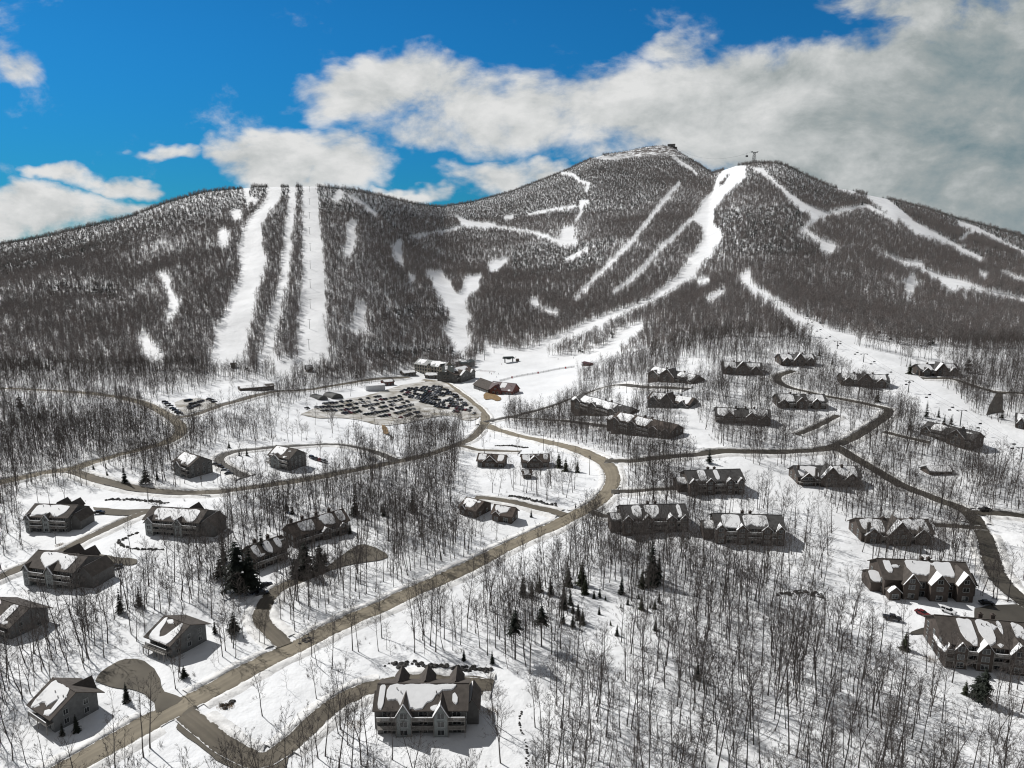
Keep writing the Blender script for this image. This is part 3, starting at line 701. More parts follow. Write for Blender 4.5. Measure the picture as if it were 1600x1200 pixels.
        for a, b in gaps:
            g = b - a; nn = max(1, int(g / 3.2))
            for f_ in range(floors):
                for j in range(nn):
                    window(t, a + g * (j + .5) / nn, -.001, f_ * fh + .25, 0, min(2.0, g / nn * .62), min(2.0, fh * .78), fine, True)
                if balc and f_ >= 1 - (floors == 1):
                    bm_ = MB(); z = f_ * fh; pr = 1.7
                    bm_.box(a + .06, b - .06, -pr, -.003, z - .14, z + .06)
                    bm_.box(a + .06, b - .06, -pr - .02, -pr + .1, z + .92, z + 1.04)
                    for zz in np.arange(.2, .9, .17): bm_.box(a + .08, b - .08, -pr + .02, -pr + .06, z + zz, z + zz + .08)
                    for j in range(nn + 1):
                        xx = a + .12 + (g - .24) * j / nn
                        bm_.box(xx - .08, xx + .08, -pr - .03, -pr + .13, (z - fh + .1 if f_ < floors - 1 or True else z), z + 1.1)
                    bo = bm_.build('balcony', DECK, t)
                    if (f_ + seed) % 2 == 0 or f_ == floors - 1:
                        s2 = MB(); s2.box(a + .1, b - .1, -pr - .04, -pr + .12, z + 1.045, z + 1.16)
                        if g > 4: s2.box(a + g * .3, a + g * .62, -pr + .2, -.5, z + .065, z + .3)
                        s2.build('railing_snow', RSNOW, bo)
    for sg in (1, -1):
        for f_ in range(floors):
            for j in range(side):
                window(t, sg * (hw + .001), D * (j + .6) / (side + .2), f_ * fh + .75, R(90) * sg, 1.1, min(1.35, fh * .6), fine)
    if porch:
        pm = MB(); pm.box(-hw, hw, -2.6, -.01, fh - .25, fh - .02)
        for j in range(5):
            xx = -hw + .15 + (W - .3) * j / 4; pm.box(xx - .1, xx + .1, -2.6, -2.4, -4, fh - .25)
        pm.box(-hw, hw, -2.62, -2.5, fh + .8, fh + .9)
        for j in range(13):
            xx = -hw + .1 + (W - .2) * j / 12; pm.box(xx - .04, xx + .04, -2.6, -2.52, fh - .02, fh + .8)
        pm.build('porch', DECK, t)
    return t, W, D, z0

CG = 'balconied condominium blocks'
A_BAYS = ((-.27, -.11, 1.6, 6.2, 3.0, True), (.15, .30, 1.6, 6.2, 2.8, True))
building('condominium', 'large grey condominium with three tiers of balconies beside a curving driveway and boulder wall', 'condominium', (590, 1147), (728, 1145), D=12, Hh=6.9, rise=2.9,
         bays=A_BAYS, wall=GREYSIDE, pale=PALESIDE, group=CG, snow=(((-.41, .45, .78), (-.385, .36, .93), (-.30, .40, .96), (-.27, .34, .95), (-.22, .06, .95), (-.10, .05, .96), (-.05, .03, .95), (.02, .10, .96), (.08, .30, .95), (.13, .42, .93), (.16, .60, .93), (.24, .68, .95), (.34, .80, .96), (.38, .88, .95)), ((-.495, .08, .95), (-.43, .05, .96)), ((.345, .30, .62), (.37, .26, .66), (.405, .22, .5))), rear=((-.36, -.22, 1.5, 8.0, 2.2), (-.06, .1, 1.5, 8.0, 2.4), (.30, .44, 1.5, 8.0, 2.1)),
         wings=((.5, .64, 3, 11, 5.2, 2.4, False), (-.545, -.5, 2, 10, 5.4, 2.4, True)), seed=2)
building('condominium', 'grey condominium nearest the woods at the bend, snow roof, car parked behind its far end', 'condominium', (44, 830), (108, 831), D=13, C=None, Hh=6.7, rise=3.0, bays=((-.06, .10, 1.5, 5.9, 2.0, True), (-.5, -.38, 1.2, 5.9, 1.6, True)),
         pale=PALESIDE, group=CG, snow=((-.42, .38, .3, .5),), rear=((-.1, .08, 1, 8.0, 2.4), (.22, .4, 1, 8.0, 2.4)), wings=((.5, .72, 2, 11, 5.0, 2.6, False),), seed=3)
building('condominium', 'grey condominium above the curved row of boulders, wide snow blanket across its roof', 'condominium', (228, 834), (312, 840), Hh=6.7, rise=3.0, bays=((-.46, -.32, 1.4, 5.9, 2.0, True), (.08, .22, 1.5, 5.9, 2.2, True)), pale=PALESIDE,
         group=CG, snow=((-.4, .42, .22, .55),), rear=((.1, .24, 1, 7.6, 2.4),), wings=((.5, .74, 1.5, 11, 5.2, 2.6, False),), seed=4)
building('condominium', 'grey condominium beside the straight lane with two dark cars parked at its gable end', 'condominium', (43, 912), (118, 921), Hh=6.9, rise=3.0, bays=((-.5, -.37, 1.3, 6, 1.8, True), (-.02, .14, 1.5, 6, 2.2, True)), pale=PALESIDE,
         group=CG, snow=((-.36, .36, .25, .6),), rear=((-.1, .1, 1, 8.0, 2.6), (.25, .42, 1, 8.0, 2.6)), wings=((.5, .78, 2, 12, 5.4, 2.8, False),), seed=5)
building('condominium', 'grey condominium with a bright snow slope, beside cars on the looping drive', 'condominium', (273, 738), (297, 748), C=(333, 738), Hh=6.5, rise=3.6, bays=((-.3, .1, 1.4, 5.5, 2.0, True),), pale=PALESIDE, group=CG, snow=((-.46, .42, .2, .4),), side=4, seed=6)
building('condominium', 'grey condominium where the looping drive ends, row of cars at its gable', 'condominium', (421, 727), (453, 736), C=(482, 728), Hh=6.5, rise=3.6, bays=((-.3, .1, 1.4, 5.5, 2.0, True),), pale=PALESIDE, group=CG, snow=((-.46, .1, .2, .4),), side=4, seed=7)

TG = 'dark townhouse rows with snowy gables'
T_BAYS = ((-.5, -.36, 1.2, 6.3, 1.9, False), (-.20, -.05, 1.2, 6.3, 2.0, False), (.17, .31, 1.2, 6.3, 1.7, False), (.38, .5, 1.2, 6.3, 1.8, False))
def townhouse(label, A, B, snow, seed, **k):
    building('townhouse_row', label, 'townhouses', A, B, D=13, Hh=6.8, rise=3.2, bays=T_BAYS, group=TG, wall=k.pop('wall', BROWNSIDE), roofm=k.pop('roofm', SHINGLE2), snow=snow, seed=seed,
             chim=((-.06, .62, .7), (.06, .62, .7)), wings=((-.66, -.5, 3, 11, 4.6, 2.0, True),), **k)
townhouse('dark townhouse row nearest the main road bend, snow in three separate roof bands', (973, 836), (1074, 829), ((-.34, -.2, .1, .15), (-.14, .08, .2, .3), (.36, .42, .1, .1)), 8)
townhouse('dark townhouse row with broad snow roof and one bare slope, nearest the ski trail', (1118, 848), (1224, 851), ((-.4, -.13, .1, .2), (-.08, .28, .12, .5)), 9)
townhouse('dark townhouse row uphill of two others, mostly bare grey roof with few snow streaks', (1076, 774), (1161, 771), ((-.3, -.16, .15, .3), (.0, .08, .1, .2)), 10)
townhouse('brown townhouse row with chimneys set among bare trees just above the main road', (956, 677), (1047, 686), ((-.46, -.2, .1, .2), (-.15, .1, .2, .5)), 11, roofm=SHINGLE3)
townhouse('brown townhouse row behind another row, nearest the red barn road junction', (898, 650), (980, 650), ((-.42, .22, .1, .2),), 12)

LG = 'steep gabled lodges among bare trees'
def lodge(label, A, B, seed, snow=((-.47, -.16, .06, .25), (.12, .46, .12, .4)), big=.16, **k):
    building('lodge', label, 'lodge', A, B, D=12, Hh=4.6, rise=3.4, floors=2, group=LG, wall=k.pop('wall', BROWNSIDE), roofm=k.pop('roofm', SHINGLE2),
             bays=k.pop('bays', ((-.46, -.24, 1.2, 3.6, 2.9, False), (-big, big, 2.6, 4.6, 5.4, False), (.24, .44, 1.2, 3.6, 2.8, False))), snow=snow, seed=seed, chim=k.pop('chim', ((-.2, .5, 1.0), (.2, .5, 1.0))), side=2, **k)
lodge('steep gabled lodge highest in the woods nearest the open base slope', (1012, 598), (1082, 600), 13)
lodge('steep gabled lodge alone below the hillside, snowy clearing on one side', (1129, 584), (1190, 585), 14)
lodge('steep gabled lodge closest to the lift run, at the top of a curved drive', (1220, 571), (1274, 571), 15)
lodge('steep gabled lodge behind small spruces at the edge of the lift run', (1314, 602), (1388, 606), 16)
lodge('grey lodge with a faded hipped middle gable between two wooded drives', (1012, 637), (1077, 638), 17, roofm=SHINGLE3, wall=GREYSIDE)
lodge('steep gabled lodge with three chimneys and snow streaks over a clearing', (1118, 660), (1203, 664), 18, bays=((-.36, -.14, 1.2, 4.4, 2.6, False), (.06, .26, 1.2, 4.4, 2.8, False), (.34, .5, 2, 4.2, 2.4, False)), chim=((-.12, .5, 1), (.06, .5, 1), (.22, .5, 1)))
lodge('steep gabled lodge with many snowy peaks above a wide roadside snow patch', (1216, 637), (1291, 639), 19, bays=((-.5, -.3, 1.2, 3.6, 2.2, False), (-.14, .06, 1.6, 4.4, 3.0, False), (.2, .36, 1, 4, 2.4, False)))
lodge('steep gabled lodge across the lift run, tall dark spruces at both ends', (1437, 588), (1498, 587), 20)
lodge('broad lodge right beside the lift run with four spruces around it', (1440, 678), (1517, 704), 21, snow=((-.35, -.1, .2, .3),), bays=((-.5, -.3, 1, 4, 2.5, False), (.05, .4, 2, 4.6, 4.2, False)))
lodge('dark lodge at the picture edge beyond the lift run', (1586, 668), (1640, 676), 22)
lodge('lodge with a snowy deck and stone chimney facing the narrow ski trail', (1246, 757), (1344, 760), 23, porch=True, chim=((-.46, .3, .8), (-.22, -.04, .6), (.25, .4, .8)))
lodge('lodge with a tawny front gable just downhill of the dark driveway', (1345, 846), (1456, 851), 24, chim=((-.42, -.04, .5), (-.12, .5, .6), (.28, .5, .5)), roofm=SHINGLE)
BGL = ((-.48, -.35, 3.4, 3.0, 1.8, False), (-.31, -.13, 2.4, 5.8, 3.6, False), (-.01, .19, 3.0, 6.2, 3.6, False), (.30, .48, 2.6, 6.4, 3.8, False))
building('lodge', 'large brown lodge with long snowy roof and two chimneys above a red car', 'lodge', (1380, 930), (1516, 937), D=14, Hh=6.4, rise=4.0, floors=2, bays=BGL, wall=BROWNSIDE, roofm=SHINGLE, group=LG,
         snow=((-.46, -.38, .3, .1), (-.2, .1, .2, .3), (.13, .33, .25, .3)), chim=((.02, .55, .8), (.1, .55, .8)), wings=((-.62, -.5, 2.5, 11, 3.8, 2.4, True), (.5, .60, 3, 11, 4.2, 2.2, True)), seed=25, balc=False)
building('lodge', 'large brown lodge cut by the picture edge with parallel snow bands on its roof', 'lodge', (1472, 1038), (1640, 1056), D=15, Hh=7.4, rise=4.2, floors=3, bays=((-.42, -.30, 1.6, 6.2, 2.2, False), (-.2, -.06, 1.6, 6.2, 2.6, False), (.1, .26, 1.6, 6.4, 2.8, False), (.34, .48, 1.6, 6.2, 2.4, False)),
         wall=BROWNSIDE, roofm=SHINGLE, group=LG, snow=((-.32, -.18, .15, .3), (-.14, -.0, .15, .3), (.06, .1, .5, .1), (.2, .3, .3, .3)), chim=((-.06, .6, 1), (.06, .6, 1)), wings=((-.5, -.43, -1.5, 8, 5.2, 2.2, False),), seed=26)

building('chalet', 'grey chalet with patchy snow roof beside the ploughed turnaround', 'house', (57, 1123), (86, 1145), C=(149, 1104), Hh=5.0, rise=3.2, floors=2, wall=HOUSESIDE, snow=(((-.49, .03, .96), (-.36, .02, .97), (-.2, .22, .97), (-.05, .30, .98), (.1, .22, .97), (.22, .52, .97), (.30, .60, .97), (.36, .20, .95), (.44, .03, .80), (.49, .02, .72)),), side=2, seed=27, oh=1.3, porch=False, rear=((-.1, .2, 1.2, 5.2, 2.2),))
building('chalet', 'grey chalet with a wrapped porch and snow lined hip, just uphill of the main road', 'house', (236, 1015), (269, 1029), C=(314, 997), Hh=5.0, rise=2.8, floors=2, wall=HOUSESIDE, snow=(((-.49, .02, .97), (-.40, .02, .97), (-.30, .02, .75), (-.22, .02, .40), (-.05, .02, .20), (.12, .02, .30), (.22, .02, .70), (.30, .04, .97), (.38, .02, .9), (.49, .02, .6)),), side=3, seed=28, oh=1.2, porch=True)
building('chalet', 'brown roofed chalet cut by the picture edge below the lane condominium', 'house', (-32, 985), (18, 999), C=(65, 968), Hh=5.0, rise=3.0, floors=2, wall=HOUSESIDE, snow=((.1, .3, .05, .2), (-.4, -.2, .3, .3)), side=2, seed=29, oh=1.2)
DG = 'low brown duplex houses inside the road bend'
dk = dict(D=9, Hh=3.6, rise=2.6, floors=1, wall=BROWNSIDE, roofm=SHINGLE3, group=DG, balc=False, side=2)
building('duplex_house', 'low brown duplex with one steep snowy gable, nearest the road junction', 'house', (746, 730), (787, 731), bays=((-.3, .26, .2, 3.0, 3.6, False),), snow=((-.48, -.2, .1, .2), (.25, .48, .2, .2)), seed=30, **dk)
building('duplex_house', 'low brown duplex with one steep gable standing closer to the utility poles', 'house', (816, 731), (858, 730), bays=((-.3, .22, .2, 3.0, 3.6, False),), snow=((-.48, -.2, .1, .2), (.3, .48, .2, .2)), seed=31, **dk)
building('duplex_house', 'low brown duplex at the far end of its drive, beside bare woods', 'house', (718, 803), (743, 810), C=(765, 797), **{**dk, 'D': 9}, snow=((-.45, .2, .15, .4),), bays=((-.42, -.1, .4, 3.4, 1.5, False),), seed=32)
building('duplex_house', 'low brown duplex halfway along the drive with a small spruce by its gable', 'house', (769, 813), (799, 819), C=(817, 811), **{**dk, 'D': 9}, snow=((-.45, .25, .3, .3),), bays=((-.45, -.1, .4, 3.4, 1.4, False),), seed=33)
building('row_house', 'stepped row house with russet roof and snow squares above the empty parking', 'row house', (461, 857), (545, 831), D=9.5, Hh=5.4, rise=3.4, floors=2, wall=BROWNSIDE, roofm=SHINGLE3, snow=((-.36, -.1, .12, .15), (.05, .28, .12, .2), (.34, .47, .1, .2)),
         bays=((-.02, .12, 1.4, 4.2, 1.2, False), (.3, .42, 1.4, 4.2, 1.2, False)), chim=((-.4, .75, .8), (-.2, .75, .8), (.06, .75, .8), (.3, .75, .8)), seed=34, group='stepped row houses by the big pines')
building('row_house', 'stepped row house half hidden behind the big dark pines', 'row house', (398, 893), (450, 873), D=9, Hh=5.2, rise=3.2, floors=2, wall=BROWNSIDE, roofm=SHINGLE, snow=((-.44, -.26, .1, .2), (-.12, .1, .1, .2), (.24, .4, .2, .2)), chim=((-.2, .75, .8), (.2, .75, .8)), seed=35, group='stepped row houses by the big pines')

# base area
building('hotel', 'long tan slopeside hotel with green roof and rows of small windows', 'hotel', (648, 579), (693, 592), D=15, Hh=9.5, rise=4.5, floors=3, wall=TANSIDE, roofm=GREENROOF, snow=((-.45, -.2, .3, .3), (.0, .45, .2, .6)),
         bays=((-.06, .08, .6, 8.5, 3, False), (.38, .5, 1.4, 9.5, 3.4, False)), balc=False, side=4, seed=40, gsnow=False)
building('hotel_tower', 'dark stone hotel tower joining the tan wing to the glass hall', 'hotel', (692, 598), (708, 598), D=16, Hh=11, rise=5, floors=3, wall=STONE, roofm=GREENROOF, snow=((-.3, -.05, .3, .3),), balc=False, side=3, seed=41)
building('base_lodge', 'glass fronted base lodge with broad brown gable facing the snow front', 'lodge', (712, 599), (742, 590), D=22, Hh=8, rise=4.5, floors=2, wall=GREYSIDE, roofm=SHINGLE3, pale=None, bays=((-.35, .15, 2.5, 7.0, 4.2, False), (.2, .46, 1.5, 6.5, 3.4, False)), snow=((-.45, .4, .5, .3),), balc=True, side=4, seed=42)
building('lift_lodge', 'flat roofed green building behind the glass fronted base lodge', 'lodge', (722, 577), (742, 572), D=10, Hh=6, rise=1.6, floors=1, wall=GREYSIDE, roofm=GREENROOF, snow=((-.4, .0, .5, .3),), balc=False, seed=43)
building('barn', 'grey roofed barn beside the maroon barn by the snow front', 'barn', (740, 607), (763, 615), D=15, Hh=4, rise=5, floors=1, wall=BROWNSIDE, roofm=SHINGLE, snow=(), balc=False, seed=44, side=2)
building('barn', 'maroon roofed barn at the edge of the snow front', 'barn', (765, 615), (800, 617), D=14, Hh=4, rise=5.5, floors=1, wall=MAROON, roofm=REDROOF, snow=((-.1, .15, .3, .3),), bays=((-.45, .05, 1.5, 3.5, 4.6, False),), balc=False, seed=45, gsnow=False)
building('storage_building', 'plain white box storage building beside the car lot', 'storage building', (572, 611), (602, 611), D=9, Hh=4.8, rise=.7, floors=1, wall=WHITE, roofm=WHITE, snow=((-.45, .45, .1, .2),), balc=False, front=False, side=0, seed=46, oh=.3)
building('maintenance_shed', 'long low maintenance shed with snow roof under the wide ski run', 'shed', (375, 611), (429, 611), D=10, Hh=3.6, rise=1.2, floors=1, wall=BROWNSIDE, roofm=SHINGLE, snow=((-.48, .25, .05, .1),), balc=False, seed=47, oh=.5, sink=.5)
building('storage_building', 'small brown storage building with snow roof behind the white box', 'storage building', (600, 603), (616, 602), D=8, Hh=3.5, rise=1.5, floors=1, wall=MAROON, snow=((-.45, .45, .1, .2),), balc=False, seed=48)
building('service_cabin', 'low dark cabin with deep snow roof beneath the tan hotel wing', 'cabin', (630, 588), (650, 587), D=9, Hh=3.2, rise=2, floors=1, wall=BROWNSIDE, snow=((-.48, .48, .1, .2),), balc=False, seed=49)
building('service_cabin', 'low dark cabin with thick snow roof between the hotel and the car lot', 'cabin', (664, 591), (686, 592), D=9, Hh=3.2, rise=2, floors=1, wall=BROWNSIDE, snow=((-.48, .48, .1, .2),), balc=False, seed=50)
building('lift_station', 'dark little lift hut at the foot of the widest ski run', 'lift station', (361, 575), (368, 575), D=5, Hh=3.6, rise=.8, floors=1, wall=GREYSIDE, snow=(), balc=False, seed=51, side=1)
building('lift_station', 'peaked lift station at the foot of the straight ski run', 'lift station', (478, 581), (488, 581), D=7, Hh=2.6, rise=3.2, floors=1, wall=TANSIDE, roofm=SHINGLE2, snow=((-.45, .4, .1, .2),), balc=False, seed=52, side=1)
building('ticket_hut', 'small maroon ticket hut on the snow front beside the woods', 'hut', (910, 572), (921, 572), D=5, Hh=3.0, rise=.8, floors=1, wall=MAROON, roofm=REDROOF, snow=(), balc=False, seed=53, side=1)
building('summit_station', 'dark summit station perched on top of the rocky peak', 'summit building', (1043, 229), (1054, 229.5), D=22, Hh=12, rise=3, floors=2, wall=STONE, roofm=SHINGLE2, snow=(), balc=False, seed=54, side=2, sink=2)
building('storage_building', 'tiny low shed in the bare woods beside a steep snow roofed garage', 'shed', (818, 748), (830, 748), D=5, Hh=2.4, rise=1.8, floors=1, wall=BROWNSIDE, roofm=SHINGLE3, snow=((-.4, .3, .2, .3),), balc=False, seed=55, side=1)
building('garage', 'isolated snow covered garage roof in the woods above the road', 'garage', (1452, 742), (1488, 741), D=7, Hh=1.6, rise=1.8, floors=1, wall=BROWNSIDE, roofm=SHINGLE2, snow=((-.48, .48, .05, .1),), balc=False, seed=56, side=0, front=False)

# two quonset domes beside the lot
def dome(label, u0, u1, v):
    a, b = cast(u0, v), cast(u1, v); W = math.hypot(*(b - a)[:2]); c = (a + b) / 2; L = 14
    t = thing('quonset_hut', label, 'quonset hut', tuple(c), math.atan2(b[1] - a[1], b[0] - a[0]) + .25, 'domed storage huts')
    n_ = 14; prof = [(W / 2 * math.cos(math.pi * i / n_), W * .42 * math.sin(math.pi * i / n_) - .8) for i in range(n_ + 1)]
    m = MB(); m.prism([(x, 0, z) for x, z in prof], [(x, L, z) for x, z in prof]); m.build('shell', mat('dull_canvas', (.11, .11, .105), .7, .2, .3), t, False)
    e = MB(); e.box(-W * .2, W * .2, -.08, -.001, -.5, W * .26); e.build('door', STEEL, t)
    e = MB()
    for y in np.arange(.2, L, 2.3):
        pts = [(x * 1.012, y, (z + .8) * 1.012 - .8) for x, z in prof]
        e.tube(pts, [.07] * len(pts), 4)
    e.build('rib', STEEL, t)
    for y in (2, 7, 12): block.append((c[0], c[1] + y, 8))
dome('plain grey domed hut farther from the lot cars', 496, 514, 625)
dome('plain grey domed hut nearest the white box building', 517, 538, 623)

# cylindrical lookout beside the summit station
t = thing('lookout_tower', 'round lookout drum beside the summit station', 'tower', tuple(cast(1056, 231) - np.array([0, 0, 1])), 0)
m = MB(); m.tube([(0, 0, -2), (0, 0, 9)], [5, 5], 14); m.build('drum', STONE, t)
m = MB(); m.tube([(0, 0, 9), (0, 0, 9.6)], [5.6, 5.6], 14); m.build('roof', SHINGLE2, t)
# ------------------------------------------------------------------ cars
def car_shapes(kind):
    b = MB(); g = MB(); w_ = MB()
    if kind == 'sedan':
        prof = [(-2.25, .35), (-2.3, .72), (-2.15, .92), (-1.3, .97), (1.0, .95), (2.1, .80), (2.28, .6), (2.25, .35)]
        cab = [(-1.75, .95), (-1.05, 1.40), (.35, 1.42), (1.15, .94)]
    elif kind == 'suv':
        prof = [(-2.25, .4), (-2.32, .8), (-2.28, 1.05), (1.0, 1.06), (2.1, .96), (2.28, .7), (2.25, .4)]
        cab = [(-2.25, 1.04), (-2.0, 1.66), (.35, 1.70), (1.1, 1.04)]
    else:
        prof = [(-2.8, .5), (-2.85, .95), (-2.8, 1.15), (-.9, 1.15), (1.3, 1.15), (2.55, 1.05), (2.7, .8), (2.65, .5)]
        cab = [(-.95, 1.13), (-.8, 1.78), (.75, 1.80), (1.45, 1.13)]
    def hull(mb, pr, y0, y1, m=0, top=None):
        mb.prism([(x, -(y1 if (top and z > top) else y0), z) for x, z in pr], [(x, (y1 if (top and z > top) else y0), z) for x, z in pr], m)
    hull(b, prof, .92, .86, 0, .85)
    hull(g, cab, .84, .66, 0, 1.2)
    zt = cab[1][1]
    b.prism([(cab[1][0] - .05, -.68, zt - .03), (cab[1][0] - .05, .68, zt - .03), (cab[2][0] + .05, .68, zt - .01), (cab[2][0] + .05, -.68, zt - .01)],
            [(cab[1][0] - .02, -.64, zt + .05), (cab[1][0] - .02, .64, zt + .05), (cab[2][0], .64, zt + .06), (cab[2][0], -.64, zt + .06)])
    for xp in (cab[1][0] * .45 + cab[2][0] * .55,):
        for sy in (-1, 1): b.prism([(xp - .06, sy * .86, cab[0][1] - .05), (xp + .06, sy * .86, cab[0][1] - .05), (xp + .06, sy * .68, zt), (xp - .06, sy * .68, zt)], [(xp - .06, sy * .83, cab[0][1] - .05), (xp + .06, sy * .83, cab[0][1] - .05), (xp + .06, sy * .65, zt), (xp - .06, sy * .65, zt)])
    if kind == 'pickup': g.box(-2.7, -1.05, -.74, .74, 1.151, 1.165)
    w_.tube([(0, -.11, 0), (0, .11, 0)], [.35, .35], 10)
    ax = (1.42, -1.4) if kind != 'pickup' else (1.75, -1.75)
    return b, g, w_, [(x, sy * .84, .35) for x in ax for sy in (-1, 1)]
COLS = {'black': (.015, .015, .017), 'dark grey': (.05, .052, .055), 'silver': (.32, .33, .34), 'white': (.7, .7, .7), 'red': (.14, .012, .015), 'dark blue': (.018, .024, .045), 'dark green': (.02, .04, .03)}
PAINT = {}
for k, c in COLS.items():
    PAINT[k] = mat('paint_' + k.replace(' ', '_'), c, .35, spec=.5)
SH = {k: car_shapes(k) for k in ('sedan', 'suv', 'pickup')}
MERGED = {}; PARTS = {}
def merged_car(kind, c):
    if (kind, c) not in MERGED:
        b, g, w_, ws = SH[kind]; m = MB(); m.add(b.v, b.f, 0); m.add(g.v, g.f, 1)
        for (x, y, z) in ws: m.add([(a + x, bb + y, cc + z) for a, bb, cc in w_.v], w_.f, 2)
        MERGED[kind, c] = m.mesh('parked_car', [PAINT[c], GLASS, TYRE])
    return MERGED[kind, c]
def put_car(x, y, rz, kind, c, label, group, detail=True):
    z = float(H(x, y)) + lift(y) + .06
    if not detail:
        o = link('parked_car', merged_car(kind, c), None, (x, y, z)); o.rotation_euler = (0, 0, rz)
        return tag(o, label, 'car', group)
    t = thing('parked_car', label, 'car', (x, y, z), rz, group)
    if (kind, c) not in PARTS:
        b, g, w_, ws = SH[kind]; PARTS[kind, c] = (b.mesh('body', PAINT[c]), g.mesh('windows', GLASS), w_.mesh('wheel', TYRE))
    bm_, gm, wm = PARTS[kind, c]
    link('body', bm_, t); link('windows', gm, t)
    for p in SH[kind][3]: link('wheel', wm, t, p)
    return t
def inpoly(p, poly):
    r_ = False; x, y = p
    for (ax, ay), (bx, by) in zip(poly, poly[1:] + poly[:1]):
        if (ay > y) != (by > y) and x < (bx - ax) * (y - ay) / (by - ay) + ax: r_ = not r_
    return r_
lotcols = ['black'] * 5 + ['dark grey'] * 5 + ['silver'] * 3 + ['white'] * 2 + ['red'] * 1 + ['dark blue'] * 2 + ['dark green']
def car_rows(poly, da, db, step, off0, phrase, limit, fillp=.86):
    a, b = cast(*da)[:2], cast(*db)[:2]; d = (b - a) / np.linalg.norm(b - a); n_ = np.array([-d[1], d[0]])
    cs = castp(poly)[:, :2]; pr = cs @ n_; al = cs @ d; nn = 0
    y = pr.min() + off0; k = 0
    while y < pr.max():
        for s in np.arange(al.min(), al.max(), 2.95):
            if nn >= limit: break
            p = d * (s + random.uniform(-.15, .15)) + n_ * (y + random.uniform(-.35, .35) + 1.2 * math.sin(s * .045))
            u, v, _ = project(p[0], p[1], float(H(*p)))
            if not inpoly((u, v), poly) or random.random() > fillp * (1 if vnoise(s / 9, y) > .25 else .3): continue
            c = random.choice(lotcols); kd = random.choice(['sedan', 'suv', 'suv', 'pickup'] if random.random() < .4 else ['sedan', 'suv'])
            put_car(p[0], p[1], math.atan2(n_[1], n_[0]) + (math.pi if random.random() < .4 else 0) + random.uniform(-.04, .04), kd, c,
                    f'{c} {kd} parked in the packed rows {phrase}', 'cars in the packed main lot', False); nn += 1
        y += step * .82; k += 1
    return nn
na = car_rows([(624,612),(650,606),(690,603),(712,618),(738,640),(742,648),(715,645),(690,640),(660,630),(634,621)], (660, 629), (718, 637), 9.5, 1.5, 'of the lot block nearest the hotel', 135)
nb = car_rows([(478,640),(520,628),(575,619),(628,621),(655,640),(668,648),(655,653),(612,655),(560,648),(500,648)], (565, 628), (608, 622), 12.5, 2.0, 'of the lot block beside the domed huts', 120, .75)
print('lot cars', na, nb)
G2 = 'cars in the small round lot'
for i, (u, v) in enumerate([(258,630),(262,633),(266,636),(270,640),(274,643),(278,646),(281,648),(292,628),(297,627),(300,633),(306,632),(312,630),(296,637),(303,637),(310,635),(298,640),(316,628),(326,625),(331,627),(335,630)]):
    p = cast(u, v); c = random.choice(['black', 'dark grey', 'black', 'dark blue']); kd = random.choice(['sedan', 'suv'])
    put_car(p[0], p[1], (.4 if u < 285 else 1.3) + random.uniform(-.15, .15), kd, c, f'{c} {kd} ' + ('along the curved edge' if u < 285 else 'on the open middle' if u < 315 else 'at the far bank') + ' of the small round lot', G2, False)
NEAR = [((155, 803), .2, 'sedan', 'black', 'black sedan behind the condominium at the lane bend'), ((166, 885), .75, 'suv', 'dark grey', 'dark grey suv at the gable of the straight lane condominium'), ((182, 888), .75, 'sedan', 'black', 'black sedan parked farther from the straight lane condominium gable'),
 ((337, 728), -.6, 'sedan', 'dark grey', 'dark grey sedan first in line at the looping drive condominium'), ((345, 732), -.6, 'suv', 'black', 'black suv second in line at the looping drive condominium'), ((352, 737), -.3, 'sedan', 'silver', 'silver sedan third in line at the looping drive condominium'), ((358, 742), -.2, 'sedan', 'dark grey', 'dark grey sedan last in line at the looping drive condominium'),
 ((488, 717), -.7, 'suv', 'dark blue', 'dark blue suv nearest the condominium at the drive end'), ((494, 719), -.7, 'sedan', 'dark grey', 'dark grey sedan in the angled line at the drive end'), ((500, 721), -.7, 'sedan', 'red', 'dark red sedan in the angled line at the drive end'), ((507, 723), -.7, 'suv', 'silver', 'silver suv at the far end of the angled line'),
 ((1441, 961), -1.05, 'sedan', 'red', 'bright red car parked below the large two chimney lodge'), ((1482, 958), -.95, 'suv', 'white', 'white suv parked below the large two chimney lodge'), ((1394, 969), -.35, 'pickup', 'black', 'black pickup with snowy bed at the foot of the ski trail'),
 ((1541, 945), -.1, 'sedan', 'black', 'black car in the shade at the lodge corner by the road'), ((400, 927), .6, 'suv', 'black', 'black suv under the big pines by the drive'), ((410, 930), .5, 'sedan', 'dark grey', 'dark grey sedan under the big pines by the drive'), ((416, 917), .6, 'sedan', 'black', 'black sedan parked by the half hidden row house'),
 ((1539, 799), .05, 'pickup', 'black', 'black pickup stopped at the upper road junction'), ((1376, 580), .0, 'suv', 'silver', 'silver suv on the far drive beyond the lift run')][:-1]
for (u, v), rz, kd, c, lb in NEAR:
    p = cast(u, v); put_car(p[0], p[1], rz, kd, c, lb, None, True)

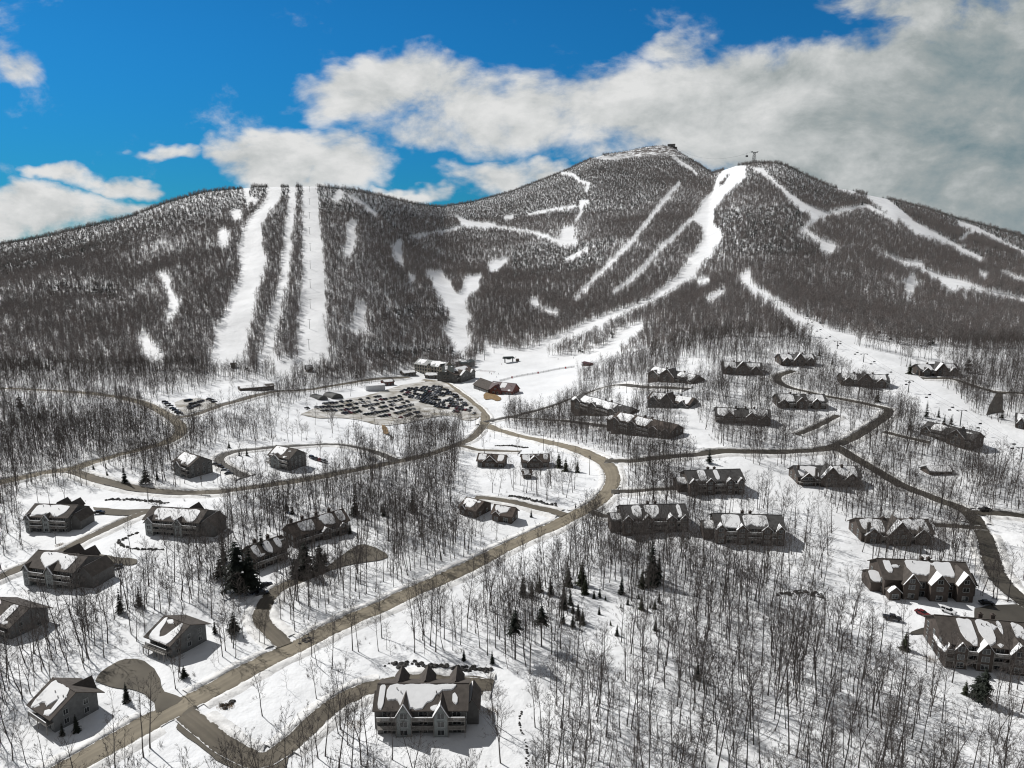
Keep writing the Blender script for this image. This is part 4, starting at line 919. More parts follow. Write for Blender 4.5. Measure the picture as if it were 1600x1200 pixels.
# ------------------------------------------------------------------ poles, lift line, fence
def ground_to_top(base, vtop):
    p = cast(*base); zt = CAMZ + float(s_of(vtop)) * p[1]
    return p, zt - p[2]
PG = 'wooden utility poles along the main road'
for i, (b, vt, lb) in enumerate([((849, 704), 678, 'utility pole behind the paired duplexes, tallest of three there'), ((864, 706), 687, 'short utility pole just downhill of the road'), ((921, 742), 711, 'utility pole inside the sharp road bend'), ((898, 828), 786, 'tall utility pole standing across the road from the lower duplexes'),
                                 ((756, 950), 905, 'slim utility pole on the cleared verge below the main road')]):
    p, h = ground_to_top(b, vt)
    t = thing('utility_pole', lb, 'utility pole', tuple(p), .7, PG)
    m = MB(); m.tube([(0, 0, -1), (0, 0, h)], [.17, .11], 7); m.build('pole', WOODP, t)
    m = MB(); m.box(-1.1, 1.1, -.07, .07, h - .8, h - .64); m.build('crossarm', WOODP, t)
    m = MB()
    for x in (-.95, -.4, .4, .95): m.tube([(x, 0, h - .64), (x, 0, h - .4)], [.06, .04], 5)
    m.build('insulators', TRIM, t)
    if i in (2, 3):
        m = MB(); m.tube([(.3, 0, h - 2.2), (.3, 0, h - 1.2)], [.28, .28], 8); m.build('transformer', STEEL, t)
LG2 = 'chairlift towers on the broad lift run'
tows = [((1595, 722), 699), ((1500, 666), 641), ((1419, 613), 595), ((1349, 566), 553), ((1308, 545), 533), ((1262, 508), 498), ((1215, 478), 469)]
words = ['at the picture edge', 'beside the broad lodge and its spruces', 'at mid run below the spruce edged lodge', 'just above the mid run', 'near the top of the visible run', 'where the run narrows', 'highest below the wooded hill']
heads = []
for (b, vt), wd in zip(tows, words):
    p, h = ground_to_top(b, vt); heads.append((p, h))
for i, ((p, h), wd) in enumerate(zip(heads, words)):
    q = heads[min(i + 1, len(heads) - 1)][0] - heads[max(0, i - 1)][0]
    rz = math.atan2(q[1], q[0]) - math.pi / 2
    t = thing('lift_tower', f'chairlift tower {wd}', 'lift tower', tuple(p), rz, LG2)
    m = MB(); m.tube([(0, 0, -1), (0, 0, h)], [.32, .22], 8); m.build('mast', STEEL, t)
    m = MB(); m.box(-2.7, 2.7, -.12, .12, h - .1, h + .16); m.build('crossarm', STEEL, t)
    for sx in (-1, 1):
        m = MB(); m.box(sx * 2.5 - .12, sx * 2.5 + .12, -1.2, 1.2, h - .34, h - .12)
        for k in range(4): m.tube([(sx * 2.5 - .1, -.9 + .6 * k, h - .42), (sx * 2.5 + .1, -.9 + .6 * k, h - .42)], [.17, .17], 7)
        m.build('sheave', STEEL, t)
    heads[i] = (p, h, rz)
chair = None
for sx in (-1, 1):
    m = MB(); pts = []
    for (p, h, rz) in heads:
        pts.append(np.array([p[0] + sx * 2.5 * math.cos(rz), p[1] + sx * 2.5 * math.sin(rz), p[2] + h - .1]))
    fin = []
    for a, b in zip(pts[:-1], pts[1:]):
        L = np.linalg.norm(b - a)
        for f in np.arange(0, 1, .1): fin.append(a + (b - a) * f - np.array([0, 0, 4 * f * (1 - f) * L * .012]))
    fin.append(pts[-1])
    o = m.tube(fin, [.045] * len(fin), 4).build('lift_cable', STEEL)
    tag(o, 'haul cable on the ' + ('woods side' if sx > 0 else 'lodge side') + ' of the chairlift towers', 'cable')
    fin = np.array(fin); seg = np.r_[0, np.cumsum(np.linalg.norm(np.diff(fin, axis=0), axis=1))]
    for s in np.arange(4 + 6 * (sx > 0), min(seg[-1], 330), 29.0):
        q = [np.interp(s, seg, fin[:, k]) for k in range(3)]
        if chair is None:
            chair = thing('lift_chair', 'empty dark chair hanging from the lodge side lift cable', 'lift chair', tuple(q), heads[1][2], 'chairs hanging on the lift')
            m = MB(); m.tube([(0, 0, 0), (.25, 0, -.7), (.25, 0, -2.2)], [.04] * 3, 5); m.build('hanger', STEEL, chair)
            m = MB(); m.box(-.9, .9, -.35, .2, -2.35, -2.22); m.build('seat', TYRE, chair)
            m = MB(); m.box(-.9, .9, .2, .28, -2.3, -1.65); m.build('backrest', TYRE, chair)
        else:
            dup(chair, tuple(q), heads[1][2], label='empty dark chair hanging from the ' + ('woods side' if sx > 0 else 'lodge side') + ' lift cable')
P3T = [(484, 300), (484, 320), (484, 342), (484, 366), (485, 392), (485, 420), (485, 450), (485, 482), (484, 514), (483, 546)]
first = None
for i, b in enumerate(P3T):
    p = cast(*b); h = 11.0
    if first is None:
        first = thing('lift_tower', 'small lift tower in the line climbing the straight ski run', 'lift tower', tuple(p), 0, 'lift towers on the straight run')
        m = MB(); m.tube([(0, 0, -2), (0, 0, h)], [.28, .18], 6); m.build('mast', STEEL, first)
        m = MB(); m.box(-1.9, 1.9, -.14, .14, h - .2, h + .08); m.build('crossarm', STEEL, first)
    else: dup(first, tuple(p), 0)
for b, lb in (((757, 563), 'lift tower on the snow front nearest the hotel'), ((843, 541), 'lift tower where the lower run meets the snow front'), ((772, 552), 'lift tower beside the wooded knoll on the snow front')):
    p = cast(*b); dup(first, tuple(p), .5, (1.1, 1.1, 1.1), label=lb, group='lift towers on the snow front')
# bottom terminal
p = cast(795, 566)
t = thing('lift_terminal', 'dark lift terminal with canopy on the snow front', 'lift terminal', tuple(p), .25)
m = MB(); m.prism([(-7, -2.5, 4.4), (7, -2.5, 4.4), (7, 2.5, 4.4), (-7, 2.5, 4.4)], [(-6, -1.8, 6.4), (5, -1.8, 6.4), (5, 1.8, 6.4), (-6, 1.8, 6.4)]); m.build('canopy', GREENROOF, t)
for x in (-4.5, 4.5):
    m = MB(); m.box(x - .5, x + .5, -.6, .6, -1, 4.4); m.build('pillar', STEEL, t)
m = MB(); m.tube([(0, 0, 3.5), (0, 0, 3.9)], [2.6, 2.6], 14); m.build('bullwheel', STEEL, t)
m = MB(); m.box(8.5, 11.5, -1.5, 1.5, -1, 2.8); m.prism([(8.2, -1.8, 2.8), (11.8, -1.8, 2.8), (11.8, 1.8, 2.8), (8.2, 1.8, 2.8)], [(8.6, -.1, 3.8), (11.4, -.1, 3.8), (11.4, .1, 3.8), (8.6, .1, 3.8)]); m.build('operator_cabin', BROWNSIDE, t)
# tram tower and cable
p = cast(1178, 253); h = 30.0
t = thing('tram_tower', 'tall steel tram tower standing alone on the rounded shoulder hill', 'tram tower', tuple(p), .2)
m = MB()
for sx in (-1, 1):
    for sy in (-1, 1): m.tube([(sx * 4.5, sy * 4.5, -4), (sx * 2.0, sy * 2.0, h - 3)], [.55, .45], 5)
for k in range(5):
    z0, z1 = -4 + (h + 1) * k / 5, -4 + (h + 1) * (k + 1) / 5; r0, r1 = 4.5 - 2.5 * k / 5, 4.5 - 2.5 * (k + 1) / 5
    for sx, sy, tx, ty in ((-1, -1, 1, -1), (1, -1, 1, 1), (1, 1, -1, 1), (-1, 1, -1, -1)):
        m.tube([(sx * r0, sy * r0, z0), (tx * r1, ty * r1, z1)], [.28, .28], 4)
m.build('lattice', STEEL, t)
m = MB(); m.box(-9, 9, -1.2, 1.2, h - 3, h - 1.6); m.box(-9, -7, -4, 4, h - 1.6, h - .4); m.box(7, 9, -4, 4, h - 1.6, h - .4); m.build('saddle_beam', STEEL, t)
c = thing('tram_cabin', 'dark tram cabin hanging beside the tall tram tower', 'tram cabin', (p[0] - 16, p[1] + 12, p[2] + h - 13), .2)
m = MB(); m.box(-2.6, 2.6, -2, 2, 0, 4); m.prism([(-2.6, -2, 4), (2.6, -2, 4), (2.6, 2, 4), (-2.6, 2, 4)], [(-2, -1.4, 4.5), (2, -1.4, 4.5), (2, 1.4, 4.5), (-2, 1.4, 4.5)]); m.build('cabin', STEEL, c)
m = MB(); m.tube([(0, 0, 4.4), (0, 0, 11.4)], [.25, .25], 5); m.build('hanger', STEEL, c)
s0 = cast(1050, 229)
m = MB(); a = np.array([p[0] - 8, p[1], p[2] + h - 1.5]); b = np.array([s0[0], s0[1] + 4, s0[2] + 13])
m.tube([a + (b - a) * f - np.array([0, 0, 4 * f * (1 - f) * 34]) for f in np.linspace(0, 1, 24)], [.16] * 24, 4)
tag(m.build('tram_cable', STEEL), 'thin tram cable sagging from the shoulder tower to the summit station', 'cable')
# safety fence across the snow front
fp = castp([(781, 596), (800, 591), (820, 587), (845, 583), (870, 578), (898, 574)]); fc = catmull(fp[:, :2], 3.0)
t = thing('safety_fence', 'long net fence with red pads dividing the snow front', 'fence', (fc[0][0], fc[0][1], float(H(*fc[0]))), 0)
o3 = np.array(t.location)
P_ = [np.array([q[0], q[1], float(H(*q))]) - o3 for q in fc]
m = MB()
for a, b in zip(P_[:-1], P_[1:]):
    for z0, z1 in ((.25, .45), (.7, .9), (1.15, 1.3), (1.6, 1.75)): m.prism([a + (0, 0, z0), a + (0, .06, z0), a + (0, .06, z1), a + (0, 0, z1)], [b + (0, 0, z0), b + (0, .06, z0), b + (0, .06, z1), b + (0, 0, z1)])
m.build('net', STEEL, t)
for i, a in enumerate(P_[::2]):
    m = MB(); m.tube([a + (0, 0, -.3), a + (0, 0, 2.1)], [.12, .12], 5); m.build('post', STEEL, t)
    if i % 5 == 3:
        m = MB(); m.box(a[0] - .7, a[0] + .7, a[1] - .35, a[1] - .13, a[2] + .1, a[2] + 2.0); m.build('red_pad', RED, t)
# guardrail on the curve above the boulder row
fp = castp([(165, 757), (195, 765), (240, 771), (290, 774), (330, 775)]); fc = catmull(fp[:, :2], 2.2)
t = thing('guardrail', 'short posted guardrail on the outside of the curving road', 'guardrail', (fc[0][0], fc[0][1], float(H(*fc[0]))), 0)
o3 = np.array(t.location); P_ = [np.array([q[0], q[1] - 1.5, float(H(q[0], q[1] - 1.5))]) - o3 for q in fc]
m = MB()
for a, b in zip(P_[:-1], P_[1:]): m.prism([a + (0, 0, .55), a + (0, .08, .55), a + (0, .08, .9), a + (0, 0, .9)], [b + (0, 0, .55), b + (0, .08, .55), b + (0, .08, .9), b + (0, 0, .9)])
m.build('rail', STEEL, t)
for a in P_[::2]:
    m = MB(); m.box(a[0] - .1, a[0] + .1, a[1] + .09, a[1] + .27, a[2] - .4, a[2] + 1.0); m.build('post', WOODP, t)

# ------------------------------------------------------------------ boulder walls
def rock(mb, c, r_, sd):
    rr = np.random.default_rng(sd)
    V = []
    for i in range(4):
        th_ = math.pi * (i + .5) / 4
        for k in range(6):
            ph = math.tau * (k + .5 * (i % 2)) / 6; q = r_ * rr.uniform(.7, 1.25)
            V.append((c[0] + q * 1.25 * math.sin(th_) * math.cos(ph), c[1] + q * math.sin(th_) * math.sin(ph), c[2] + q * .75 * math.cos(th_)))
    F_ = [(i * 6 + k, (i + 1) * 6 + k, (i + 1) * 6 + (k + 1) % 6, i * 6 + (k + 1) % 6) for i in range(3) for k in range(6)]
    F_ += [tuple(range(6)), tuple(range(18, 24))[::-1]]
    mb.add(V, F_)
WALLS = [([(606,1037),(630,1040),(660,1041),(690,1043),(730,1045),(764,1047)], 1.5, .62, 'long boulder wall behind the large condominium drive'), ([(815,1112),(811,1130),(818,1150),(824,1175),(823,1196)], .35, .3, 'thin trickling line of dark stones at the woods edge by the large condominium'),
 ([(774,697),(800,697),(823,700)], 1.2, .6, 'short boulder wall above the paired duplex drive'), ([(797,775),(815,778),(840,784),(869,790)], 1.4, .65, 'boulder wall above the lower duplex drive'), ([(168,781),(200,781),(230,783),(262,786)], 1.4, .6, 'long boulder wall under the guardrail curve'),
 ([(215,832),(192,843),(188,851),(205,857),(230,858),(256,859)], .7, .6, 'curved boulder row in front of the blanketed condominium'), ([(1222,930),(1240,926),(1262,928),(1280,931)], 2.2, .6, 'broken rock outcrop on the open slope below the narrow ski trail'), ([(1364,922),(1374,915),(1386,911)], .9, .5, 'small rock pile beside the large two chimney lodge'),
 ([(600,640+35),(608,680),(612,684)], .8, .5, 'little rock spill below the main lot'), ([(1535,848),(1541,870),(1548,892)], .5, .4, 'scattered stones along the inner edge of the upper road'), ([(480,998),(470,1004),(490,1000)], 1.2, .5, 'stone heap at the foot of the pine drive'), ([(350,1105),(360,1098)], 1.4, .6, 'stone and brush mound beside the driveway mouth')]
for wi, (pl, wd, rs, lb) in enumerate(WALLS):
    c = catmull(castp(pl)[:, :2], .55); m = MB()
    o3 = np.array([c[0][0], c[0][1], float(H(*c[0]))])
    for i, q in enumerate(c):
        for j in range(2 if wd > 1 else 1):
            if random.random() < .12: continue
            x = q[0] + random.gauss(0, wd * .45); y = q[1] + random.gauss(0, wd * .45); r_ = rs * random.uniform(.45, 1.2)
            rock(m, (x - o3[0], y - o3[1], float(H(x, y)) + r_ * .25 - o3[2]), r_, wi * 1000 + i * 3 + j)
    o = m.build('boulder_wall', ROCK); o.location = tuple(o3); tag(o, lb, 'boulder wall')
    for q in c[::3]: block.append((q[0], q[1], 2.0))

# brush clumps beside the large condominium
for (u, v), lb in (((553, 1133), 'tan dry bush on the snow at the near end of the large condominium'), ((766, 1112), 'tan dry bush by the side wing of the large condominium'), ((352, 1104), 'tan dry bush beside the driveway mouth'), ((1452, 1030), 'tan dry bush at the corner of the cut off lodge'), ((95, 852), 'tan grass clump below the lane bend condominium'), ((420, 722), 'tan scrub clump at the drive end condominium')):
    p = cast(u, v); m = MB(); rr = np.random.default_rng(int(u))
    for k in range(170):
        a = rr.uniform(0, math.tau); r_ = 1.7 * math.sqrt(rr.random()); x, y = r_ * math.cos(a) * 1.4, r_ * math.sin(a); hh = rr.uniform(.4, 1.5) * (1.2 - r_ / 2.2)
        m.add([(x - .05, y, -.2), (x + .05, y, -.2), (x + rr.normal(0, .35), y + rr.normal(0, .35), hh)], [(0, 1, 2)])
    o = m.build('dry_bush', YEL); o.location = tuple(p); tag(o, lb, 'bush')

# ------------------------------------------------------------------ skiers near the base
def figure(cmat):
    J = [(0, 0, .95), (0, 0, 1.15), (0, 0, 1.38), (0, 0, 1.50), (0, .01, 1.62), (0, .01, 1.74), (.10, 0, .88), (.12, -.03, .48), (.13, .02, .06), (.13, -.14, .04), (-.10, 0, .88), (-.13, -.05, .48), (-.14, .02, .06), (-.14, -.14, .04),
         (.19, 0, 1.38), (.27, .0, 1.12), (.27, -.20, .95), (-.19, 0, 1.38), (-.27, 0, 1.12), (-.27, -.20, .95)]
    E = [(0, 1), (1, 2), (2, 3), (3, 4), (4, 5), (0, 6), (6, 7), (7, 8), (8, 9), (0, 10), (10, 11), (11, 12), (12, 13), (2, 14), (14, 15), (15, 16), (2, 17), (17, 18), (18, 19)]
    rad = [.16, .15, .17, .07, .11, .09, .11, .08, .06, .05, .11, .08, .06, .05, .08, .06, .05, .08, .06, .05]
    me = bpy.data.meshes.new('body'); me.from_pydata(J, E, [])
    o = bpy.data.objects.new('tmp', me); col.objects.link(o)
    o.modifiers.new('s', 'SKIN'); o.modifiers.new('u', 'SUBSURF').levels = 1
    for i, r_ in enumerate(rad): me.skin_vertices[0].data[i].radius = (r_, r_)
    me.skin_vertices[0].data[0].use_root = True
    dg = bpy.context.evaluated_depsgraph_get(); nm = bpy.data.meshes.new_from_object(o.evaluated_get(dg))
    bpy.data.objects.remove(o); nm.materials.clear(); nm.materials.append(cmat); nm.name = 'body'
    return nm
SUIT = {'dark': mat('dark_suit', (.03, .03, .035), .8), 'red': mat('red_suit', (.25, .03, .03), .8), 'blue': mat('blue_suit', (.03, .06, .2), .8)}
FB = {k: figure(m) for k, m in SUIT.items()}
hm = MB(); hm.tube([(0, .01, 1.70), (0, .01, 1.78), (0, .01, 1.83)], [.13, .125, .05], 9)
HMESH = hm.mesh('helmet', TYRE)
wm = MB(); wm.box(-.19, -.09, -.75, .75, -.02, .02); wm.box(.09, .19, -.75, .75, -.02, .02)
SKI = wm.mesh('skis', TYRE)
for (u, v), k, wh in [((765, 583), 'dark', 'by the fence end'), ((768, 585), 'red', 'by the fence end'), ((772, 583), 'dark', 'by the fence end'), ((776, 590), 'blue', 'by the fence end'), ((779, 585), 'dark', 'by the fence end'), ((806, 559), 'dark', 'near the lift terminal'), ((784, 570), 'red', 'near the lift terminal'), ((872, 562), 'dark', 'low on the snow front'), ((896, 560), 'dark', 'low on the snow front'), ((749, 611), 'dark', 'outside the grey barn'), ((745, 608), 'blue', 'outside the grey barn')]:
    p = cast(u, v)
    t = thing('person', f'standing skier in {k} clothes and dark helmet {wh}', 'person', (p[0], p[1], p[2] + .03), random.uniform(0, 6), 'skiers on the snow front')
    link('body', FB[k], t); link('helmet', HMESH, t); link('skis', SKI, t)
# ski racks
for (u, v, n_), lb in (((762, 581, 6), 'low rack full of skis on the snow front'),):
    p = cast(u, v); t = thing('ski_rack', lb, 'ski rack', tuple(p), -.35)
    m = MB(); m.tube([(-9, 0, 1.0), (9, 0, 1.0)], [.06, .06], 5)
    for x in (-9, -3, 3, 9): m.tube([(x, 0, -.3), (x, 0, 1.0)], [.06, .06], 5)
    m.build('frame', STEEL, t)
    for k in range(26):
        m = MB(); x = -8.6 + .68 * k; m.prism([(x - .05, -.35, 0), (x + .05, -.35, 0), (x + .05, -.31, 0), (x - .05, -.31, 0)], [(x - .05, .1, 1.65), (x + .05, .1, 1.65), (x + .05, .14, 1.65), (x - .05, .14, 1.65)]); m.build('skis', random.choice([TYRE, RED, PAINT['dark blue']]), t)
# ------------------------------------------------------------------ trees
def unit(v): return v / (np.linalg.norm(v) + 1e-9)
def sliver(mb, a, b, w_, up=(0, 0, 1)):
    d = unit(b - a); s = np.cross(d, rng.normal(size=3)); s = unit(s) * w_ / 2
    mb.add([a - s, a + s, b], [(0, 1, 2)])
def bare_tree(seed, h, spread=1.0, fork=False, n1=16, n2=5, n3=8, tw=.045, base=.34, r0=None):
    rr = np.random.default_rng(seed); T_ = MB(); C_ = MB()
    r0 = r0 or (.0078 * h + .027)
    def axis(p, d, L, r_, n_, wob):
        pts = [np.array(p)]; d = unit(np.array(d, float))
        for i in range(n_):
            d = unit(d + rr.normal(0, wob, 3) + np.array([0, 0, .06])); pts.append(pts[-1] + d * L / n_)
        return pts, [r_ * (1 - .8 * i / n_) for i in range(n_ + 1)]
    stems = []
    if fork:
        p, q = axis((0, 0, -.6), (rr.normal(0, .04), rr.normal(0, .04), 1), h * .3 + .6, r0, 3, .03)
        q = [r0 * 1.15, r0, r0 * .92, r0 * .85]; T_.tube(p, q, 6)
        a = rr.uniform(0, 6.28)
        for s in (1, -1):
            d = (math.cos(a) * s * .26, math.sin(a) * s * .26, 1)
            pp, qq = axis(p[-1] - (0, 0, .2), d, h * rr.uniform(.6, .72), r0 * .7, 6, .05); T_.tube(pp, qq, 5); stems.append((pp, qq))
    else:
        p, q = axis((0, 0, -.6), (rr.normal(0, .04), rr.normal(0, .04), 1), h + .6, r0, 8, .045); q[0] = r0 * 1.3
        T_.tube(p, q, 6); stems.append((p, q))
    for pp, qq in stems:
        m = len(pp) - 1
        k1 = n1 if not fork else max(7, int(n1 * .6))
        for i in range(k1):
            f = (base if not fork else .1) + (1 - (base if not fork else .1) - .04) * (i + rr.random()) / k1
            x = f * m; j = min(m - 1, int(x)); a = pp[j] + (pp[j + 1] - pp[j]) * (x - j)
            az = i * 2.4 + rr.uniform(-.6, .6); el = rr.uniform(.35, .85) + .35 * f
            L = spread * h * (.10 + .22 * (1 - f)) * rr.uniform(.7, 1.2) + .5
            d = np.array([math.cos(az) * math.cos(el), math.sin(az) * math.cos(el), math.sin(el)])
            bp_, br = axis(a, d, L, max(.028, (qq[j] * .42)), 3, .14); C_.tube(bp_, br, 3, cap=False)
            for k in range(n2):
                g = .25 + .75 * (k + rr.random()) / n2; y = g * 3; jj = min(2, int(y)); b = bp_[jj] + (bp_[jj + 1] - bp_[jj]) * (y - jj)
                d2 = unit(unit(bp_[-1] - bp_[0]) + rr.normal(0, .55, 3) + np.array([0, 0, .35])); L2 = L * rr.uniform(.28, .5) * (1.15 - .4 * g)
                p2, r2 = axis(b, d2, L2, max(.018, br[jj] * .5), 2, .18); C_.tube(p2, r2, 3, cap=False)
                for _ in range(n3):
                    g2 = rr.uniform(.2, 1.0); b2 = p2[0] + (p2[2] - p2[0]) * g2
                    d3 = unit(d2 + rr.normal(0, .6, 3) + np.array([0, 0, .3])); sliver(C_, b2, b2 + d3 * L2 * rr.uniform(.35, .75), tw)
    return T_, C_
def conifer(seed, h, wide=.2, nw=16, nb=9, ragged=.3, base=.06, far=False):
    rr = np.random.default_rng(seed); T_ = MB(); C_ = MB()
    T_.tube([(0, 0, -.8), (0, 0, h * .55), (0, 0, h * .97)], [.014 * h + .04, .009 * h + .02, .02], 5)
    for i in range(nw):
        f = (i + rr.uniform(0, .8)) / nw; z = h * (base + (1 - base) * f)
        Rr = wide * h * ((1 - f) ** .85) * rr.uniform(1 - ragged, 1 + ragged * .6) + .12
        for k in range(nb):
            if rr.random() < .10: continue
            az = math.tau * (k + rr.uniform(-.35, .35)) / nb + i * .7; L = Rr * rr.uniform(.65, 1.15)
            c, s = math.cos(az), math.sin(az); dz = -L * rr.uniform(.25, .5); wd = L * (.30 if not far else .46)
            o = np.array([0, 0, z]); m_ = np.array([c * L * .5, s * L * .5, z + dz * .25]); e = np.array([c * L, s * L, z + dz])
            n_ = np.array([-s, c, 0]) * wd
            if far: C_.add([o + (0, 0, h * .05), m_ + n_ + (0, 0, dz * .25), e, m_ - n_ + (0, 0, dz * .25)], [(0, 1, 2), (0, 2, 3)])
            else:
                C_.add([o, m_ + n_ * .9 + (0, 0, dz * .35), e, m_ - n_ * .9 + (0, 0, dz * .35), m_ + (0, 0, .05)], [(0, 1, 4), (1, 2, 4), (2, 3, 4), (3, 0, 4)])
                for g in (.45, .7, .9):
                    b = o + (e - o) * g
                    for sg in (-1, 1):
                        tip = b + np.array([c * .35 - sg * s * .8, s * .35 + sg * c * .8, -.45]) * wd * 1.5
                        C_.add([b + (0, 0, .08 * L), b + np.array([c, s, 0]) * L * .16, tip], [(0, 1, 2)])
    return T_, C_
KINDS = [  # seed, height, spread, fork, words
 (1, 17, 1.0, False, 'tall straight'), (2, 19, .8, False, 'very tall narrow'), (3, 15, 1.25, False, 'broad crowned'), (4, 17, 1.0, True, 'forked two stemmed'), (5, 13, .8, False, 'slender medium'),
 (6, 18, 1.15, False, 'tall spreading'), (7, 14, 1.1, True, 'low forking'), (8, 11, .7, False, 'slim young'), (9, 16, .9, False, 'thin crowned'), (10, 12, 1.2, False, 'short bushy topped')]
TREES = []
for sd, h, spd, fk, wd in KINDS:
    T_, C_ = bare_tree(sd, h, spd, fk, base=.34 if sd % 3 else .46)
    TREES.append((T_.mesh('trunk', BARK if sd % 2 else BARK2), C_.mesh('crown', TWIG if sd % 2 else BARK2), T_, C_))
lib = bpy.data.collections.new('library')            # sources for the scattered woods, not part of the scene itself
def libobj(coll, name, mb, mats):
    o = bpy.data.objects.new(name, mb.mesh(name, mats)); coll.objects.link(o); return o
def scatter(name, coll, P, rz, sc, idx, label, cat, tilt=None):
    me = bpy.data.meshes.new(name); n_ = len(P)
    me.vertices.add(n_); me.vertices.foreach_set('co', np.asarray(P, np.float32).ravel())
    at = me.attributes.new('rot', 'FLOAT_VECTOR', 'POINT'); rot = np.zeros((n_, 3), np.float32); rot[:, 2] = rz
    if tilt is not None: rot[:, :2] = tilt
    at.data.foreach_set('vector', rot.ravel())
    at = me.attributes.new('siz', 'FLOAT_VECTOR', 'POINT'); at.data.foreach_set('vector', np.asarray(sc, np.float32).ravel())
    at = me.attributes.new('pick', 'INT', 'POINT'); at.data.foreach_set('value', np.asarray(idx, np.int32))
    o = link(name, me)
    ng = bpy.data.node_groups.new(name + '_scatter', 'GeometryNodeTree')
    ng.interface.new_socket('Geometry', in_out='INPUT', socket_type='NodeSocketGeometry'); ng.interface.new_socket('Geometry', in_out='OUTPUT', socket_type='NodeSocketGeometry')
    N = ng.nodes; gi = N.new('NodeGroupInput'); go = N.new('NodeGroupOutput'); ip = N.new('GeometryNodeInstanceOnPoints')
    ci = N.new('GeometryNodeCollectionInfo'); ci.inputs['Collection'].default_value = coll; ci.inputs['Separate Children'].default_value = True; ci.inputs['Reset Children'].default_value = True
    ip.inputs['Pick Instance'].default_value = True
    def at_(nm, ty):
        a = N.new('GeometryNodeInputNamedAttribute'); a.data_type = ty; a.inputs['Name'].default_value = nm
        return [q for q in a.outputs if q.enabled and q.name == 'Attribute'][0]
    Lk = ng.links.new
    Lk(gi.outputs[0], ip.inputs['Points']); Lk(ci.outputs[0], ip.inputs['Instance']); Lk(at_('pick', 'INT'), ip.inputs['Instance Index'])
    Lk(at_('rot', 'FLOAT_VECTOR'), ip.inputs['Rotation']); Lk(at_('siz', 'FLOAT_VECTOR'), ip.inputs['Scale']); Lk(ip.outputs[0], go.inputs[0])
    md = o.modifiers.new('scatter', 'NODES'); md.node_group = ng
    return tag(o, label, cat, kind='stuff')
def coll_of(name, items):
    c = bpy.data.collections.new(name)
    for i, (mb, mats) in enumerate(items): libobj(c, f'{name}_{i:02d}', mb, mats)
    return c

# clear ground map
GX0, GY0, GW, GH = -800, 30, 1600, 900
clear = np.zeros((GW, GH), bool)
for x, y, r_ in block:
    i0, i1 = int(max(0, x - r_ - GX0)), int(min(GW, x + r_ - GX0 + 2)); j0, j1 = int(max(0, y - r_ - GY0)), int(min(GH, y + r_ - GY0 + 2))
    if i1 <= i0 or j1 <= j0: continue
    ii, jj = np.meshgrid(np.arange(i0, i1) + GX0 + .5, np.arange(j0, j1) + GY0 + .5, indexing='ij')
    clear[i0:i1, j0:j1] |= (ii - x) ** 2 + (jj - y) ** 2 < r_ * r_
def lookup(arr, u, v):
    return arr[np.clip((v + VOFF).astype(int), 0, RH - 1), np.clip((u + UOFF).astype(int), 0, RW - 1)]
def is_clear(x, y):
    i = (x - GX0).astype(int); j = (y - GY0).astype(int); ok = (i >= 0) & (i < GW) & (j >= 0) & (j < GH)
    return np.where(ok, clear[np.clip(i, 0, GW - 1), np.clip(j, 0, GH - 1)], False)
def jgrid(ya, yb, ta, cell):
    xs = np.arange(-ta * yb, ta * yb, cell); ys = np.arange(ya, yb, cell)
    gx, gy = np.meshgrid(xs, ys); gx = gx.ravel(); gy = gy.ravel()
    gx = gx + rng.uniform(-.5, .5, gx.size) * cell; gy = gy + rng.uniform(-.5, .5, gy.size) * cell
    k = np.abs(gx) < ta * gy; return gx[k], gy[k]

# --- valley woods
xa, ya = jgrid(62, 250, .98, 3.2); xb, yb = jgrid(250, 690, .98, 3.0); x = np.r_[xa, xb]; y = np.r_[ya, yb]
z = H(x, y); u, v, _ = project(x, y, z); um, vm, _ = project(x, y, z + 8)
ft = foot(x / y)
pd = .95 * lookup(dens, u, v) * np.clip(.05 + 1.55 * fbm(x, y, 26, 3), .22, 1.0)
pd = pd * np.where((lookup(dens, um, vm) < .1) & (lookup(dens, u, v) > .3), np.where(y > 240, .22, .6), 1)
pd = np.where((y > ft * .80) & (lookup(dens, u, v) > .9), np.maximum(pd, .5), pd)
pd = pd * np.where(y > 520, .78, 1.0)
pd = pd * np.where(y < 260, .86, 1.0)
dpx = 1109 / y; pin = lookup(pist, u, v)
for du, dh in ((0, 4), (-3, 3), (3, 3), (0, 9), (-2, 12), (2, 12), (0, 16)): pin |= lookup(pist, u + du * dpx, v - dh * dpx) & (y > 330) & ((u > 700) | (dh < 5))
keep = (rng.random(x.size) < pd) & ~pin & ~is_clear(x, y) & (y < ft + 15)
x, y, z, u, v = x[keep], y[keep], z[keep], u[keep], v[keep]
print('valley trees', len(x))
kind = rng.integers(0, 10, len(x)); szz = rng.uniform(.78, 1.2, len(x)); sap = rng.random(len(x)) < .27
rot = rng.uniform(0, math.tau, len(x)); tl = rng.normal(0, .035, (len(x), 2))
inf = (u > -15) & (u < 1615) & (v > 500) & (v < 1235) & ~sap
app = np.where(inf, np.array([k[1] for k in KINDS])[kind] * szz / y, 0)
order = np.argsort(-app)[:298]; near = np.zeros(len(x), bool); near[order] = True
